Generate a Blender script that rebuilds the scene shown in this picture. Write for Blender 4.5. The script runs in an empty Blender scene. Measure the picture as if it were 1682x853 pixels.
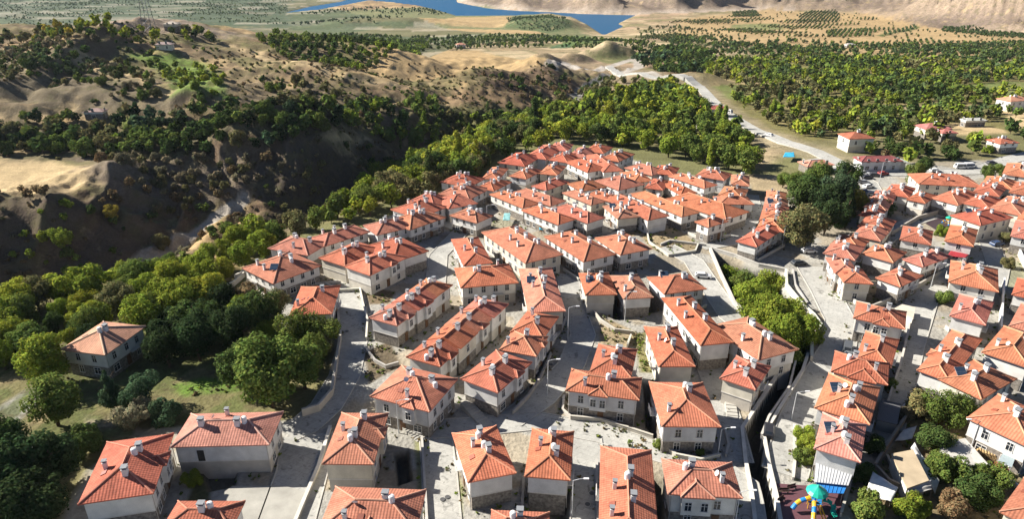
import bpy, math, random
import numpy as np
from mathutils import Vector, Matrix
C = bpy.context.scene.collection
R = math.radians
random.seed(7); rng = np.random.default_rng(11)

# ------------------------------------------------------------ camera, sky, sun, exposure
FP, CX, CY, PITCH, HC = 1136.0, 841.0, 426.5, R(24.0), 80.0      # focal length in photo pixels, camera 80 m above the village
cam_data = bpy.data.cameras.new("camera"); cam = bpy.data.objects.new("camera", cam_data); C.objects.link(cam)
cam.location = (0, 0, HC); cam.rotation_euler = (R(90) - PITCH, 0, 0)
cam_data.sensor_width = 36; cam_data.lens = 36 * FP / 1682; cam_data.clip_end = 30000; cam_data.clip_start = 1
bpy.context.scene.camera = cam
SUN_EL, SUN_AZ = R(33), R(18)                                    # sun on the left, a little beyond the village
to_sun = Vector((-math.cos(SUN_EL) * math.cos(SUN_AZ), math.cos(SUN_EL) * math.sin(SUN_AZ), math.sin(SUN_EL)))
sd = bpy.data.lights.new("sun", 'SUN'); sd.energy = 5.0; sd.angle = R(0.53); sd.color = (1.0, 0.945, 0.86)
so = bpy.data.objects.new("sun", sd); C.objects.link(so); so.rotation_euler = to_sun.to_track_quat('Z', 'Y').to_euler()
w = bpy.data.worlds.new("World"); bpy.context.scene.world = w; w.use_nodes = True
nt = w.node_tree; sky = nt.nodes.new('ShaderNodeTexSky'); sky.sky_type = 'NISHITA'; sky.sun_disc = False; sky.ozone_density = 3.0; sky.air_density = 0.6; sky.dust_density = 0.05; sky.altitude = 1500
sky.sun_elevation = SUN_EL; sky.sun_rotation = math.atan2(to_sun.x, to_sun.y)
nt.links.new(sky.outputs[0], nt.nodes['Background'].inputs[0]); nt.nodes['Background'].inputs[1].default_value = 0.05
sc = bpy.context.scene
sc.cycles.diffuse_bounces = 2
sc.view_settings.view_transform = 'Standard'; sc.view_settings.look = 'None'
sc.view_settings.exposure = 1.16; sc.view_settings.gamma = 1.0

# ------------------------------------------------------------ geometry of the survey: photo points to metres
cp, sp = math.cos(PITCH), math.sin(PITCH)
def rays(px, py):
    x = (np.asarray(px, float) - CX) / FP; y = -(np.asarray(py, float) - CY) / FP
    return x, cp + y * sp, -sp + y * cp
def P(px, py, z=0.0):
    x, y, k = rays(px, py); t = (z - HC) / k
    return float(x * t), float(y * t)
def project(x, y, z):
    d = y * cp - (z - HC) * sp; u = y * sp + (z - HC) * cp
    return CX + FP * x / d, CY - FP * u / d
def sstep(a, b, v):
    t = np.clip((v - a) / (b - a), 0, 1); return t * t * (3 - 2 * t)
def vnoise(x, y, s=0):
    xi = np.floor(x).astype(np.int64); yi = np.floor(y).astype(np.int64); fx = x - xi; fy = y - yi
    fx = fx * fx * (3 - 2 * fx); fy = fy * fy * (3 - 2 * fy)
    def h(a, b):
        n = (a * 374761393 + b * 668265263 + s * 974634777) & 0xffffffff
        n = ((n ^ (n >> 13)) * 1274126177) & 0xffffffff
        return ((n ^ (n >> 16)) & 0xffff) / 65535.0
    return (h(xi, yi) * (1 - fx) + h(xi + 1, yi) * fx) * (1 - fy) + (h(xi, yi + 1) * (1 - fx) + h(xi + 1, yi + 1) * fx) * fy
def fbm(x, y, s=0, o=4):
    a, t, n = 0.5, 0, 0
    for i in range(o):
        t = t + a * vnoise(x, y, s + i * 7); n += a; x = x * 2.03 + 11.3; y = y * 2.03 - 5.1; a *= 0.5
    return t / n
def ridged(x, y, s=0, o=4):
    a, t, n = 0.5, 0, 0
    for i in range(o):
        t = t + a * (1 - np.abs(2 * vnoise(x, y, s + i * 7) - 1)); n += a; x = x * 2.1 + 3.3; y = y * 2.1 - 5.1; a *= 0.5
    return t / n
def parcel(x, y, A, B_, ang, seed):
    c, s = math.cos(ang), math.sin(ang); u = (x * c + y * s) / A + .35 * vnoise(x / 160, y / 160, seed); v = (-x * s + y * c) / B_ + .35 * vnoise(x / 170, y / 150, seed + 3)
    iu = np.floor(u); v = v + .5 * (iu % 2) + vnoise(iu * 7.3, iu * 3.1, seed); iv = np.floor(v); u = u + .3 * np.sin(iv * 2.4)
    return vnoise(np.floor(u) * 5.17 + .5, iv * 3.71 + .5, seed + 9), np.minimum(np.minimum(u % 1, 1 - u % 1) * A, np.minimum(v % 1, 1 - v % 1) * B_)
def linedist(x, y, pts, vals=None):
    best = np.full(np.shape(x), 1e9); val = np.zeros(np.shape(x)); side = np.zeros(np.shape(x))
    for i in range(len(pts) - 1):
        ax, ay = pts[i]; bx, by = pts[i + 1]; ux, uy = bx - ax, by - ay; l2 = ux * ux + uy * uy + 1e-9
        t = np.clip(((x - ax) * ux + (y - ay) * uy) / l2, 0, 1)
        d = np.hypot(x - ax - t * ux, y - ay - t * uy); m = d < best
        best = np.where(m, d, best)
        side = np.where(m, np.sign(ux * (y - ay) - uy * (x - ax)), side)      # +1 on the left of the line
        if vals is not None: val = np.where(m, vals[i] + t * (vals[i + 1] - vals[i]), val)
    return best, side, val
def inside(x, y, poly):
    r = np.zeros(np.shape(x), bool); n = len(poly)
    for i in range(n):
        ax, ay = poly[i]; bx, by = poly[(i + 1) % n]
        if ay == by: continue
        c = ((ay > y) != (by > y)) & (x < (bx - ax) * (y - ay) / (by - ay) + ax); r ^= c
    return r
def sdist(x, y, poly):
    d, _, _ = linedist(x, y, list(poly) + [poly[0]]); return np.where(inside(x, y, poly), d, -d)
def W(pts, z=0.0): return [P(p[0], p[1], p[2] if len(p) > 2 else z) for p in pts]

RAV = [(-400, 700, -22), (-60, 512, -22), (150, 462, -21), (300, 425, -20), (430, 395, -18), (540, 357, -17), (620, 318, -16), (690, 268, -15),
       (770, 232, -14), (860, 205, -13), (935, 175, -14), (960, 150, -16), (1015, 125, -19)]
RAVW = W(RAV); RAVZ = [p[2] for p in RAV]; RAVS = [1.2, 1.2, 1.1, .52, .5, .95, 1.2, .95, .5, .32, .3, .5, .4]
VIL = W([(385, 470), (440, 405), (560, 365), (640, 330), (780, 285), (830, 250), (930, 226), (1060, 238), (1260, 285), (1330, 236), (1450, 230), (1700, 220),
         (2100, 300), (2600, 1300), (60, 1300), (60, 900), (140, 770), (250, 700), (470, 690), (440, 540)])
LAKE = W([(470, 21), (510, 11), (560, 3), (590, -6), (560, -28), (735, -30), (750, 4), (800, 14), (856, 18), (960, 23), (1042, 25), (1012, 39), (1022, 43),
          (992, 57), (984, 52), (966, 40), (942, 28), (905, 22), (826, 26), (753, 26), (715, 15), (690, 9), (650, 4), (605, 0), (570, 7), (520, 16)], -55)
MTN = W([(560, -34), (735, -29), (752, 3), (800, 13), (858, 17), (960, 22), (1044, 24)], -53) + W([(1120, 19, -48), (1240, 12, -46), (1405, 14, -44), (1450, 24, -42), (1500, 34, -40), (1560, 43, -39),
         (1690, 54, -37), (1900, 70, -35), (2600, 100, -34)]) + [(9000, 1500), (9000, 9500), (-1500, 9500)]
GUL = W([(1166, 412), (1205, 424), (1245, 440), (1287, 448), (1290, 474), (1313, 503), (1335, 524), (1346, 540), (1331, 570), (1331, 594), (1298, 582), (1243, 536), (1205, 500), (1184, 455)])
CANAL = W([(1312, 580), (1302, 608), (1272, 655), (1236, 712), (1243, 762), (1254, 815), (1262, 870), (1276, 1000)])
GARD = W([(-300, 900), (-300, 500), (385, 470), (470, 540), (545, 560), (545, 650), (480, 688), (250, 700), (140, 770), (60, 900)])
CREST = [P(*p) for p in [(-500, 48, 26), (0, 43, 30), (120, 44, 29), (230, 29, 40), (300, 38, 34), (410, 62, 24), (560, 104, 13), (720, 146, 2)]]
CRZ = [26, 30, 29, 40, 34, 24, 13, 2]
MOUNDS = [(P(560, 240, 4), 42, 26, 0.35, 15), (P(470, 250, 4), 34, 24, 0.2, 8), (P(630, 110, 0), 60, 40, 0, 9), (P(790, 95, -5), 70, 45, 0, 9), (P(850, 148, -2), 42, 30, -.5, 15),
          (P(905, 118, -8), 34, 30, -.3, 13), (P(365, 352, -6), 32, 9, 0.95, 10), (P(545, 160, 2), 50, 30, 0, 8), (P(80, 200, 6), 60, 30, .2, 7), (P(330, 185, 6), 60, 25, -.3, 7),
          (P(1135, 128, -8), 26, 16, 0, 8), (P(650, 40, -50), 160, 60, 0, 16), (P(1060, 120, -10), 50, 20, 0, 5), (P(985, 97, -22), 24, 12, 0, 11), (P(893, 99, -15), 16, 12, 0, 9), (P(945, 104, -20), 18, 9, .3, 9), (P(1010, 98, -24), 26, 9, -.2, 12), (P(820, 128, -6), 26, 14, .2, 9), (P(925, 140, -12), 18, 14, -.4, 9), (P(370, 268, 2), 30, 9, .5, 5), (P(250, 300, 0), 26, 10, -.3, 5)]
BLUFF = P(893, 38, -45)
PITS = [(W(p_), d_) for p_, d_ in (([(1055, 628), (1082, 640), (1092, 712), (1086, 735), (1060, 700)], 3.2), ([(957, 492), (1075, 494), (1082, 512), (1012, 526), (968, 504)], 1.6), ([(1058, 765), (1092, 790), (1092, 880), (1080, 880)], 3.0),
        ([(646, 745), (672, 738), (680, 790), (652, 800)], 2.6), ([(738, 604), (770, 578), (828, 522), (836, 528), (764, 604), (752, 618)], 1.4), ([(866, 800), (936, 804), (934, 880), (868, 880)], 1.6), ([(330, 765), (392, 760), (388, 800), (340, 810)], 1.2))]  # lower yards, and an alley sunk to deepen its shade
SPURS = []
for a_, b_, wd_, am_ in [((300, 422, -12), (408, 340, -6), 8, 8), ((452, 300, -4), (520, 262, 0), 11, 6), ((60, 430, -14), (180, 400, -10), 9, 5), ((500, 350, -10), (620, 290, -8), 10, 5)]:
    p_, q_ = P(*a_), P(*b_); SPURS.append((((p_[0] + q_[0]) / 2, (p_[1] + q_[1]) / 2), math.hypot(q_[0] - p_[0], q_[1] - p_[1]) * .62, wd_, math.atan2(q_[1] - p_[1], q_[0] - p_[0]), am_))
def H(x, y):
    x = np.asarray(x, float); y = np.asarray(y, float)
    b = -2 - 0.047 * np.clip(y - 330, 0, 1080) + 5 * (fbm(x / 160, y / 160, 3) - .5)
    b = np.maximum(b, -53)
    # long hillside on the left, up to its crest and down behind it
    yc = np.interp(x, [p[0] for p in CREST], [p[1] for p in CREST]); zc = np.interp(x, [p[0] for p in CREST], CRZ)
    lw = sstep(20, -90, x)
    front = 2 + (zc - 2) * sstep(270, 1, (yc - y) * 1.0) + 0 * x
    back = b + (zc - b) * sstep(230, 0, y - yc)
    hl = np.where(y < yc, front, back)
    h = b * (1 - lw) + hl * lw
    rough = sstep(250, 330, y) * sstep(900, 500, y) * sstep(150, -40, x)
    h = h + rough * (7.5 * (ridged(x / 105, y / 105, 21) - .62) + 4.5 * (ridged(x / 34, y / 30, 5, 4) - .62) + 2.5 * (ridged(x / 11, y / 11, 8, 2) - .6))
    far = sstep(600, 900, y)
    h = h + far * (4 + 5 * sstep(1200, 900, y)) * (fbm(x / 210, y / 150, 33) - .5)
    for (cx, cy), sx, sy, a, amp in MOUNDS:
        ca, sa = math.cos(a), math.sin(a); u = (x - cx) * ca + (y - cy) * sa; v = -(x - cx) * sa + (y - cy) * ca
        e = (u / sx) ** 2 + (v / sy) ** 2
        h = h + amp * np.exp(-e ** 1.4) * (0.75 + 0.5 * fbm(x / 14, y / 14, 9))
    # ravine
    d, s, zb = linedist(x, y, RAVW, RAVZ); _, _, bank = linedist(x, y, RAVW, RAVS)
    wob = 14 * (fbm(x / 38, y / 38, 14) - .5) + 5 * (fbm(x / 9, y / 9, 15) - .5)
    left = np.where(s > 0, 1.0, 0.0)
    dd = np.clip(d - 3 + wob * np.clip(d / 14, 0, 1), 0, 1e9)
    prof = zb + np.where(left > 0, dd * bank, dd * 0.36)
    k = 4.0; hh = np.clip(0.5 + 0.5 * (prof - h) / k, 0, 1); h = prof * (1 - hh) + h * hh - k * hh * (1 - hh)
    for (cx, cy), sx, sy, a, amp in SPURS:
        ca, sa = math.cos(a), math.sin(a); u = (x - cx) * ca + (y - cy) * sa; v = -(x - cx) * sa + (y - cy) * ca
        h = h + amp * np.exp(-((u / sx) ** 2 + (v / sy) ** 2) ** 1.2) * (.7 + .6 * fbm(x / 9, y / 9, 19))
    h = h + sstep(0, 10, d) * sstep(60, 40, d) * left * (7 * (ridged(x / 24, y / 24, 44, 3) - .6) + 3 * (ridged(x / 8, y / 8, 45, 2) - .6))
    # flat village shelf and garden terrace
    dv = sdist(x, y, VIL); f = sstep(-34, 0, dv); h = h * (1 - f)
    dg = sdist(x, y, GARD); f = sstep(-16, 4, dg) * sstep(-5, 5, d - 38); h = np.where(dv > 0, 0, h * (1 - f) + f * (-0.3))
    # gully and canal through the village
    dgl = sdist(x, y, GUL); h = h - 7.5 * sstep(0.2, 3.2, dgl)
    for pw, dp in PITS: h = h - dp * sstep(0, .7, sdist(x, y, pw))
    dc, _, _ = linedist(x, y, CANAL); h = np.where(dc < 1.55, np.minimum(h, -6.0), h)
    # mountains beyond the lake and on the right
    dm = sdist(x, y, MTN); g = ridged((x + .35 * y) / 120, (y * .4 - x * .1) / 120, 51, 4)
    mh = (np.sqrt(np.clip(dm, 0, 900) ** 2 + 900) - 30) * 0.42 * (0.05 + 2.6 * g ** 2.4) + 14 * (fbm(x / 60, y / 60, 52) - .5) * sstep(0, 60, dm)
    h = np.where(dm > 0, h * sstep(60, 0, dm) + np.maximum(-50, -50 + 0 * h) * (1 - sstep(60, 0, dm)) + mh, h)
    # lake bed and banks
    dl = sdist(x, y, LAKE); h = np.where((dl < 0) & (y > 1000) & (dm < 0), np.minimum(h, -53.6 + np.clip(-dl, 0, 400) * 0.06), h); h = np.where((dl < 0) & (y > 1000), np.maximum(h, -54.2), h)
    cx, cy = BLUFF; e = ((x - cx) / 75) ** 2 + ((y - cy) / 55) ** 2; h = h + np.where(dl < 0, 17 * np.exp(-e ** 2.2) * sstep(0, 16, -dl), 0)
    h = np.where(dl > -6, -54 - 6 * sstep(-6, 12, dl) , h)
    return h
def hit(pts):
    px = np.array([p[0] for p in pts], float); py = np.array([p[1] for p in pts], float)
    x, y, k = rays(px, py); ys = np.geomspace(55, 5200, 420)
    t = ys[None, :] / y[:, None]; X = x[:, None] * t; Z = HC + k[:, None] * t
    D = Z - H(X, np.broadcast_to(ys, X.shape)); out = []
    for i in range(len(pts)):
        j = np.where(D[i] < 0)[0]
        if len(j) == 0: yy = 5200.0
        else:
            j = max(j[0], 1); a, b2 = D[i, j - 1], D[i, j]; yy = ys[j - 1] + (ys[j] - ys[j - 1]) * a / (a - b2)
        out.append((float(x[i] * yy / y[i]), float(yy)))
    return out

# ------------------------------------------------------------ materials
def mat(name, col=None, rough=.85, spec=.2, metal=0):
    m = bpy.data.materials.new(name); m.use_nodes = True; b = m.node_tree.nodes['Principled BSDF']
    b.inputs['Roughness'].default_value = rough; b.inputs['Specular IOR Level'].default_value = spec; b.inputs['Metallic'].default_value = metal
    if col is not None: b.inputs['Base Color'].default_value = (*col, 1)
    return m, m.node_tree, b
def N(t, kind, **kw):
    n = t.nodes.new(kind)
    for k, v in kw.items(): setattr(n, k, v)
    return n
def noise_mul(t, src, scale, lo, hi, detail=4, coord='Object', dist=0):
    tc = N(t, 'ShaderNodeTexCoord'); n = N(t, 'ShaderNodeTexNoise'); n.inputs['Scale'].default_value = scale; n.inputs['Detail'].default_value = detail
    n.inputs['Distortion'].default_value = dist
    t.links.new(tc.outputs[coord], n.inputs['Vector']); mr = N(t, 'ShaderNodeMapRange'); mr.inputs['From Min'].default_value = .3; mr.inputs['From Max'].default_value = .7
    mr.inputs['To Min'].default_value = lo; mr.inputs['To Max'].default_value = hi; t.links.new(n.outputs['Fac'], mr.inputs['Value'])
    mx = N(t, 'ShaderNodeMix', data_type='RGBA', blend_type='MULTIPLY'); mx.inputs['Factor'].default_value = 1
    t.links.new(src, mx.inputs[6]); t.links.new(mr.outputs[0], mx.inputs[7]); return mx.outputs[2], n
def bump(t, b, h, strength, dist):
    bp = N(t, 'ShaderNodeBump'); bp.inputs['Strength'].default_value = strength; bp.inputs['Distance'].default_value = dist
    t.links.new(h, bp.inputs['Height']); t.links.new(bp.outputs[0], b.inputs['Normal'])
def tinted(name, rough=.9, spec=.15, sc1=.6, lo=.85, hi=1.12, bs=0, fine=9.0):
    """colour comes from the object's own paint colour, with blotches and grain"""
    m, t, b = mat(name, None, rough, spec); oi = N(t, 'ShaderNodeObjectInfo')
    s, n1 = noise_mul(t, oi.outputs['Color'], sc1, lo, hi); s, n2 = noise_mul(t, s, fine, .93, 1.06)
    t.links.new(s, b.inputs['Base Color'])
    if bs: bump(t, b, n2.outputs['Fac'], bs, .05)
    return m
M = {}
M['plaster'] = tinted('plaster', .92, .1, .5, .82, 1.08)
M['stone'] = tinted('rubble_stone', .95, .1, 2.2, .55, 1.35, .5, 5)
M['concrete'] = tinted('concrete', .93, .12, .35, .8, 1.12, .2)
M['metal'] = tinted('painted_metal', .5, .4, 1.5, .9, 1.06)
M['plastic'] = tinted('moulded_plastic', .4, .4, 1.5, .95, 1.03)
M['wood'] = tinted('weathered_wood', .85, .2, 3, .7, 1.15)
M['cloth'] = tinted('tarpaulin', .7, .25, 1.2, .82, 1.08)
m, t, b = mat('window_glass', (.02, .026, .034), .12, .6); M['glass'] = m
m, t, b = mat('painted_gap_and_tyre', (.03, .03, .033), .8, .2); M['dark'] = m
m, t, b = mat('solar_glass', (.03, .05, .085), .15, .6); M['solar'] = m
# clay roof: courses and pans from the roof's own UV (metres)
m, t, b = mat('clay_roof_tiles', None, .88, .14); oi = N(t, 'ShaderNodeObjectInfo'); uv = N(t, 'ShaderNodeUVMap'); sep = N(t, 'ShaderNodeSeparateXYZ')
t.links.new(uv.outputs[0], sep.inputs[0])
def wave(src, period, sharp):
    a = N(t, 'ShaderNodeMath', operation='MULTIPLY'); a.inputs[1].default_value = 2 * math.pi / period; t.links.new(src, a.inputs[0])
    s_ = N(t, 'ShaderNodeMath', operation='SINE'); t.links.new(a.outputs[0], s_.inputs[0])
    mr = N(t, 'ShaderNodeMapRange'); mr.inputs['From Min'].default_value = -1; mr.inputs['To Min'].default_value = 0; mr.inputs['To Max'].default_value = 1
    t.links.new(s_.outputs[0], mr.inputs[0]); p = N(t, 'ShaderNodeMath', operation='POWER'); p.inputs[1].default_value = sharp; t.links.new(mr.outputs[0], p.inputs[0]); return p.outputs[0]
wu = wave(sep.outputs[0], .46, .8); wv = wave(sep.outputs[1], .40, 1.6)
ad = N(t, 'ShaderNodeMath', operation='MULTIPLY_ADD'); ad.inputs[1].default_value = .45; t.links.new(wv, ad.inputs[0]); t.links.new(wu, ad.inputs[2])
wn = N(t, 'ShaderNodeTexWhiteNoise', noise_dimensions='2D'); sn = N(t, 'ShaderNodeVectorMath', operation='SNAP'); sn.inputs[1].default_value = (.46, .40, 1)
t.links.new(uv.outputs[0], sn.inputs[0]); t.links.new(sn.outputs[0], wn.inputs['Vector'])
mr = N(t, 'ShaderNodeMapRange'); mr.inputs['To Min'].default_value = .9; mr.inputs['To Max'].default_value = 1.08; t.links.new(wn.outputs[0], mr.inputs[0])
mx = N(t, 'ShaderNodeMix', data_type='RGBA', blend_type='MULTIPLY'); mx.inputs['Factor'].default_value = 1
t.links.new(oi.outputs['Color'], mx.inputs[6]); t.links.new(mr.outputs[0], mx.inputs[7])
s, n1 = noise_mul(t, mx.outputs[2], .38, .74, 1.16, 6, dist=.8); s, n2 = noise_mul(t, s, 2.2, .86, 1.1, 4)
mr2 = N(t, 'ShaderNodeMapRange'); mr2.inputs['To Min'].default_value = .80; mr2.inputs['To Max'].default_value = 1.1; t.links.new(wu, mr2.inputs[0])
mx2 = N(t, 'ShaderNodeMix', data_type='RGBA', blend_type='MULTIPLY'); mx2.inputs['Factor'].default_value = 1; t.links.new(s, mx2.inputs[6]); t.links.new(mr2.outputs[0], mx2.inputs[7])
t.links.new(mx2.outputs[2], b.inputs['Base Color']); bump(t, b, ad.outputs[0], .42, .07); M['roof'] = m
# ground cover: what grows or lies there, plus some painted shade, is stored per point, grain and relief are procedural
m, t, b = mat('ground_cover', None, .97, .06); at = N(t, 'ShaderNodeAttribute'); at.attribute_name = 'cover'
s, n1 = noise_mul(t, at.outputs['Color'], .012, .86, 1.14, 6, dist=.6); s, n2 = noise_mul(t, s, .13, .78, 1.2, 6, dist=.8); s, n3 = noise_mul(t, s, 1.3, .84, 1.16, 4)
tcg = N(t, 'ShaderNodeTexCoord')
def speck(src, scale, lo, hi, colr, amt):
    n = N(t, 'ShaderNodeTexNoise'); n.inputs['Scale'].default_value = scale; n.inputs['Detail'].default_value = 9; n.inputs['Roughness'].default_value = .68; t.links.new(tcg.outputs['Object'], n.inputs['Vector'])
    mr = N(t, 'ShaderNodeMapRange'); mr.inputs['From Min'].default_value = lo; mr.inputs['From Max'].default_value = hi; mr.inputs['To Max'].default_value = amt; t.links.new(n.outputs['Fac'], mr.inputs['Value'])
    mu = N(t, 'ShaderNodeMath', operation='MULTIPLY'); t.links.new(mr.outputs[0], mu.inputs[0]); t.links.new(at.outputs['Alpha'], mu.inputs[1])
    mx = N(t, 'ShaderNodeMix', data_type='RGBA'); t.links.new(mu.outputs[0], mx.inputs['Factor']); t.links.new(src, mx.inputs[6]); mx.inputs[7].default_value = (*colr, 1); return mx.outputs[2]
s = speck(s, .11, .52, .62, (.13, .12, .055), .55); s = speck(s, .35, .53, .61, (.10, .08, .045), .55); s = speck(s, .06, .56, .66, (.44, .33, .18), .6)
t.links.new(s, b.inputs['Base Color']); bump(t, b, n3.outputs['Fac'], .6, .5); M['ground'] = m
m, t, b = mat('street_concrete', None, .92, .12); rg = N(t, 'ShaderNodeRGB'); rg.outputs[0].default_value = (.46, .45, .41, 1)
s, n1 = noise_mul(t, rg.outputs[0], .09, .84, 1.1, 6, dist=1); s, n2 = noise_mul(t, s, .9, .86, 1.1, 6, dist=1.2); s, n3 = noise_mul(t, s, 8, .94, 1.05, 3)
tc = N(t, 'ShaderNodeTexCoord'); vo = N(t, 'ShaderNodeTexVoronoi', feature='DISTANCE_TO_EDGE'); vo.inputs['Scale'].default_value = .22
nz = N(t, 'ShaderNodeTexNoise'); nz.inputs['Scale'].default_value = .7; va = N(t, 'ShaderNodeVectorMath', operation='ADD'); t.links.new(tc.outputs['Object'], nz.inputs['Vector'])
vs = N(t, 'ShaderNodeVectorMath', operation='SCALE'); vs.inputs['Scale'].default_value = 2.2; t.links.new(nz.outputs['Color'], vs.inputs[0]); t.links.new(tc.outputs['Object'], va.inputs[0]); t.links.new(vs.outputs[0], va.inputs[1])
t.links.new(va.outputs[0], vo.inputs['Vector']); cr = N(t, 'ShaderNodeMapRange'); cr.inputs['From Max'].default_value = .008; cr.inputs['To Min'].default_value = .82; cr.inputs['To Max'].default_value = 1
t.links.new(vo.outputs['Distance'], cr.inputs[0]); mx = N(t, 'ShaderNodeMix', data_type='RGBA', blend_type='MULTIPLY'); mx.inputs['Factor'].default_value = 1
t.links.new(s, mx.inputs[6]); t.links.new(cr.outputs[0], mx.inputs[7]); bk = N(t, 'ShaderNodeTexBrick'); bk.inputs['Scale'].default_value = .22; bk.inputs['Mortar Size'].default_value = .006; bk.inputs['Color1'].default_value = (1, 1, 1, 1); bk.inputs['Color2'].default_value = (.93, .93, .93, 1); bk.inputs['Mortar'].default_value = (.72, .72, .72, 1); mpg = N(t, 'ShaderNodeMapping'); mpg.inputs['Rotation'].default_value = (0, 0, .45); t.links.new(tc.outputs['Object'], mpg.inputs[0]); t.links.new(mpg.outputs[0], bk.inputs[0])
mb_ = N(t, 'ShaderNodeMix', data_type='RGBA', blend_type='MULTIPLY'); mb_.inputs['Factor'].default_value = 1; t.links.new(mx.outputs[2], mb_.inputs[6]); t.links.new(bk.outputs[0], mb_.inputs[7]); mx = mb_
ns = N(t, 'ShaderNodeTexNoise'); ns.inputs['Scale'].default_value = .55; ns.inputs['Detail'].default_value = 6; ns.inputs['Distortion'].default_value = 1.5; t.links.new(tc.outputs['Object'], ns.inputs['Vector'])
st = N(t, 'ShaderNodeMapRange'); st.inputs['From Min'].default_value = .60; st.inputs['From Max'].default_value = .68; st.inputs['To Min'].default_value = 1; st.inputs['To Max'].default_value = .62; t.links.new(ns.outputs['Fac'], st.inputs['Value'])
m3 = N(t, 'ShaderNodeMix', data_type='RGBA', blend_type='MULTIPLY'); m3.inputs['Factor'].default_value = 1; t.links.new(mx.outputs[2], m3.inputs[6]); t.links.new(st.outputs[0], m3.inputs[7]); t.links.new(m3.outputs[2], b.inputs['Base Color']); M['street'] = m
m, t, b = mat('lake_water', (.004, .085, .19), .5, .2); n = N(t, 'ShaderNodeTexNoise'); n.inputs['Scale'].default_value = .06; n.inputs['Detail'].default_value = 5
tc = N(t, 'ShaderNodeTexCoord'); t.links.new(tc.outputs['Object'], n.inputs['Vector']); bump(t, b, n.outputs['Fac'], .25, 1.5); M['water'] = m
# foliage: leaf tint stored per leaf, times the tree's own colour
m = bpy.data.materials.new('foliage'); m.use_nodes = True; t = m.node_tree; t.nodes.clear(); out = N(t, 'ShaderNodeOutputMaterial')
at = N(t, 'ShaderNodeAttribute'); at.attribute_name = 'tint'; oi = N(t, 'ShaderNodeObjectInfo'); mx = N(t, 'ShaderNodeMix', data_type='RGBA', blend_type='MULTIPLY'); mx.inputs['Factor'].default_value = 1
t.links.new(at.outputs['Color'], mx.inputs[6]); t.links.new(oi.outputs['Color'], mx.inputs[7])
df = N(t, 'ShaderNodeBsdfDiffuse'); tr = N(t, 'ShaderNodeBsdfTranslucent'); ms = N(t, 'ShaderNodeMixShader'); ms.inputs[0].default_value = .22
t.links.new(mx.outputs[2], df.inputs[0]); t.links.new(mx.outputs[2], tr.inputs[0]); t.links.new(df.outputs[0], ms.inputs[1]); t.links.new(tr.outputs[0], ms.inputs[2]); t.links.new(ms.outputs[0], out.inputs[0]); M['leaf'] = m
m, t, b = mat('bark', (.09, .065, .045), .95, .1); M['bark'] = m

# ------------------------------------------------------------ mesh helpers
def np_mesh(name, V, quads, mats, smooth=False, attr=None, attr_name='tint', midx=None):
    me = bpy.data.meshes.new(name); V = np.ascontiguousarray(V, np.float32); quads = np.ascontiguousarray(quads, np.int32)
    n, k = quads.shape
    me.vertices.add(len(V)); me.vertices.foreach_set('co', V.ravel()); me.loops.add(n * k); me.loops.foreach_set('vertex_index', quads.ravel())
    me.polygons.add(n); me.polygons.foreach_set('loop_start', np.arange(0, n * k, k, dtype=np.int32))
    me.polygons.foreach_set('use_smooth', np.full(n, smooth, bool))
    for mm in mats: me.materials.append(mm)
    if midx is not None: me.polygons.foreach_set('material_index', np.asarray(midx, np.int32))
    if attr is not None:
        a = me.color_attributes.new(attr_name, 'FLOAT_COLOR', 'POINT'); c = np.ones((len(V), 4), np.float32); c[:, :attr.shape[1]] = attr; a.data.foreach_set('color', c.ravel())
    me.update(calc_edges=True); me.validate(); return me
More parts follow.
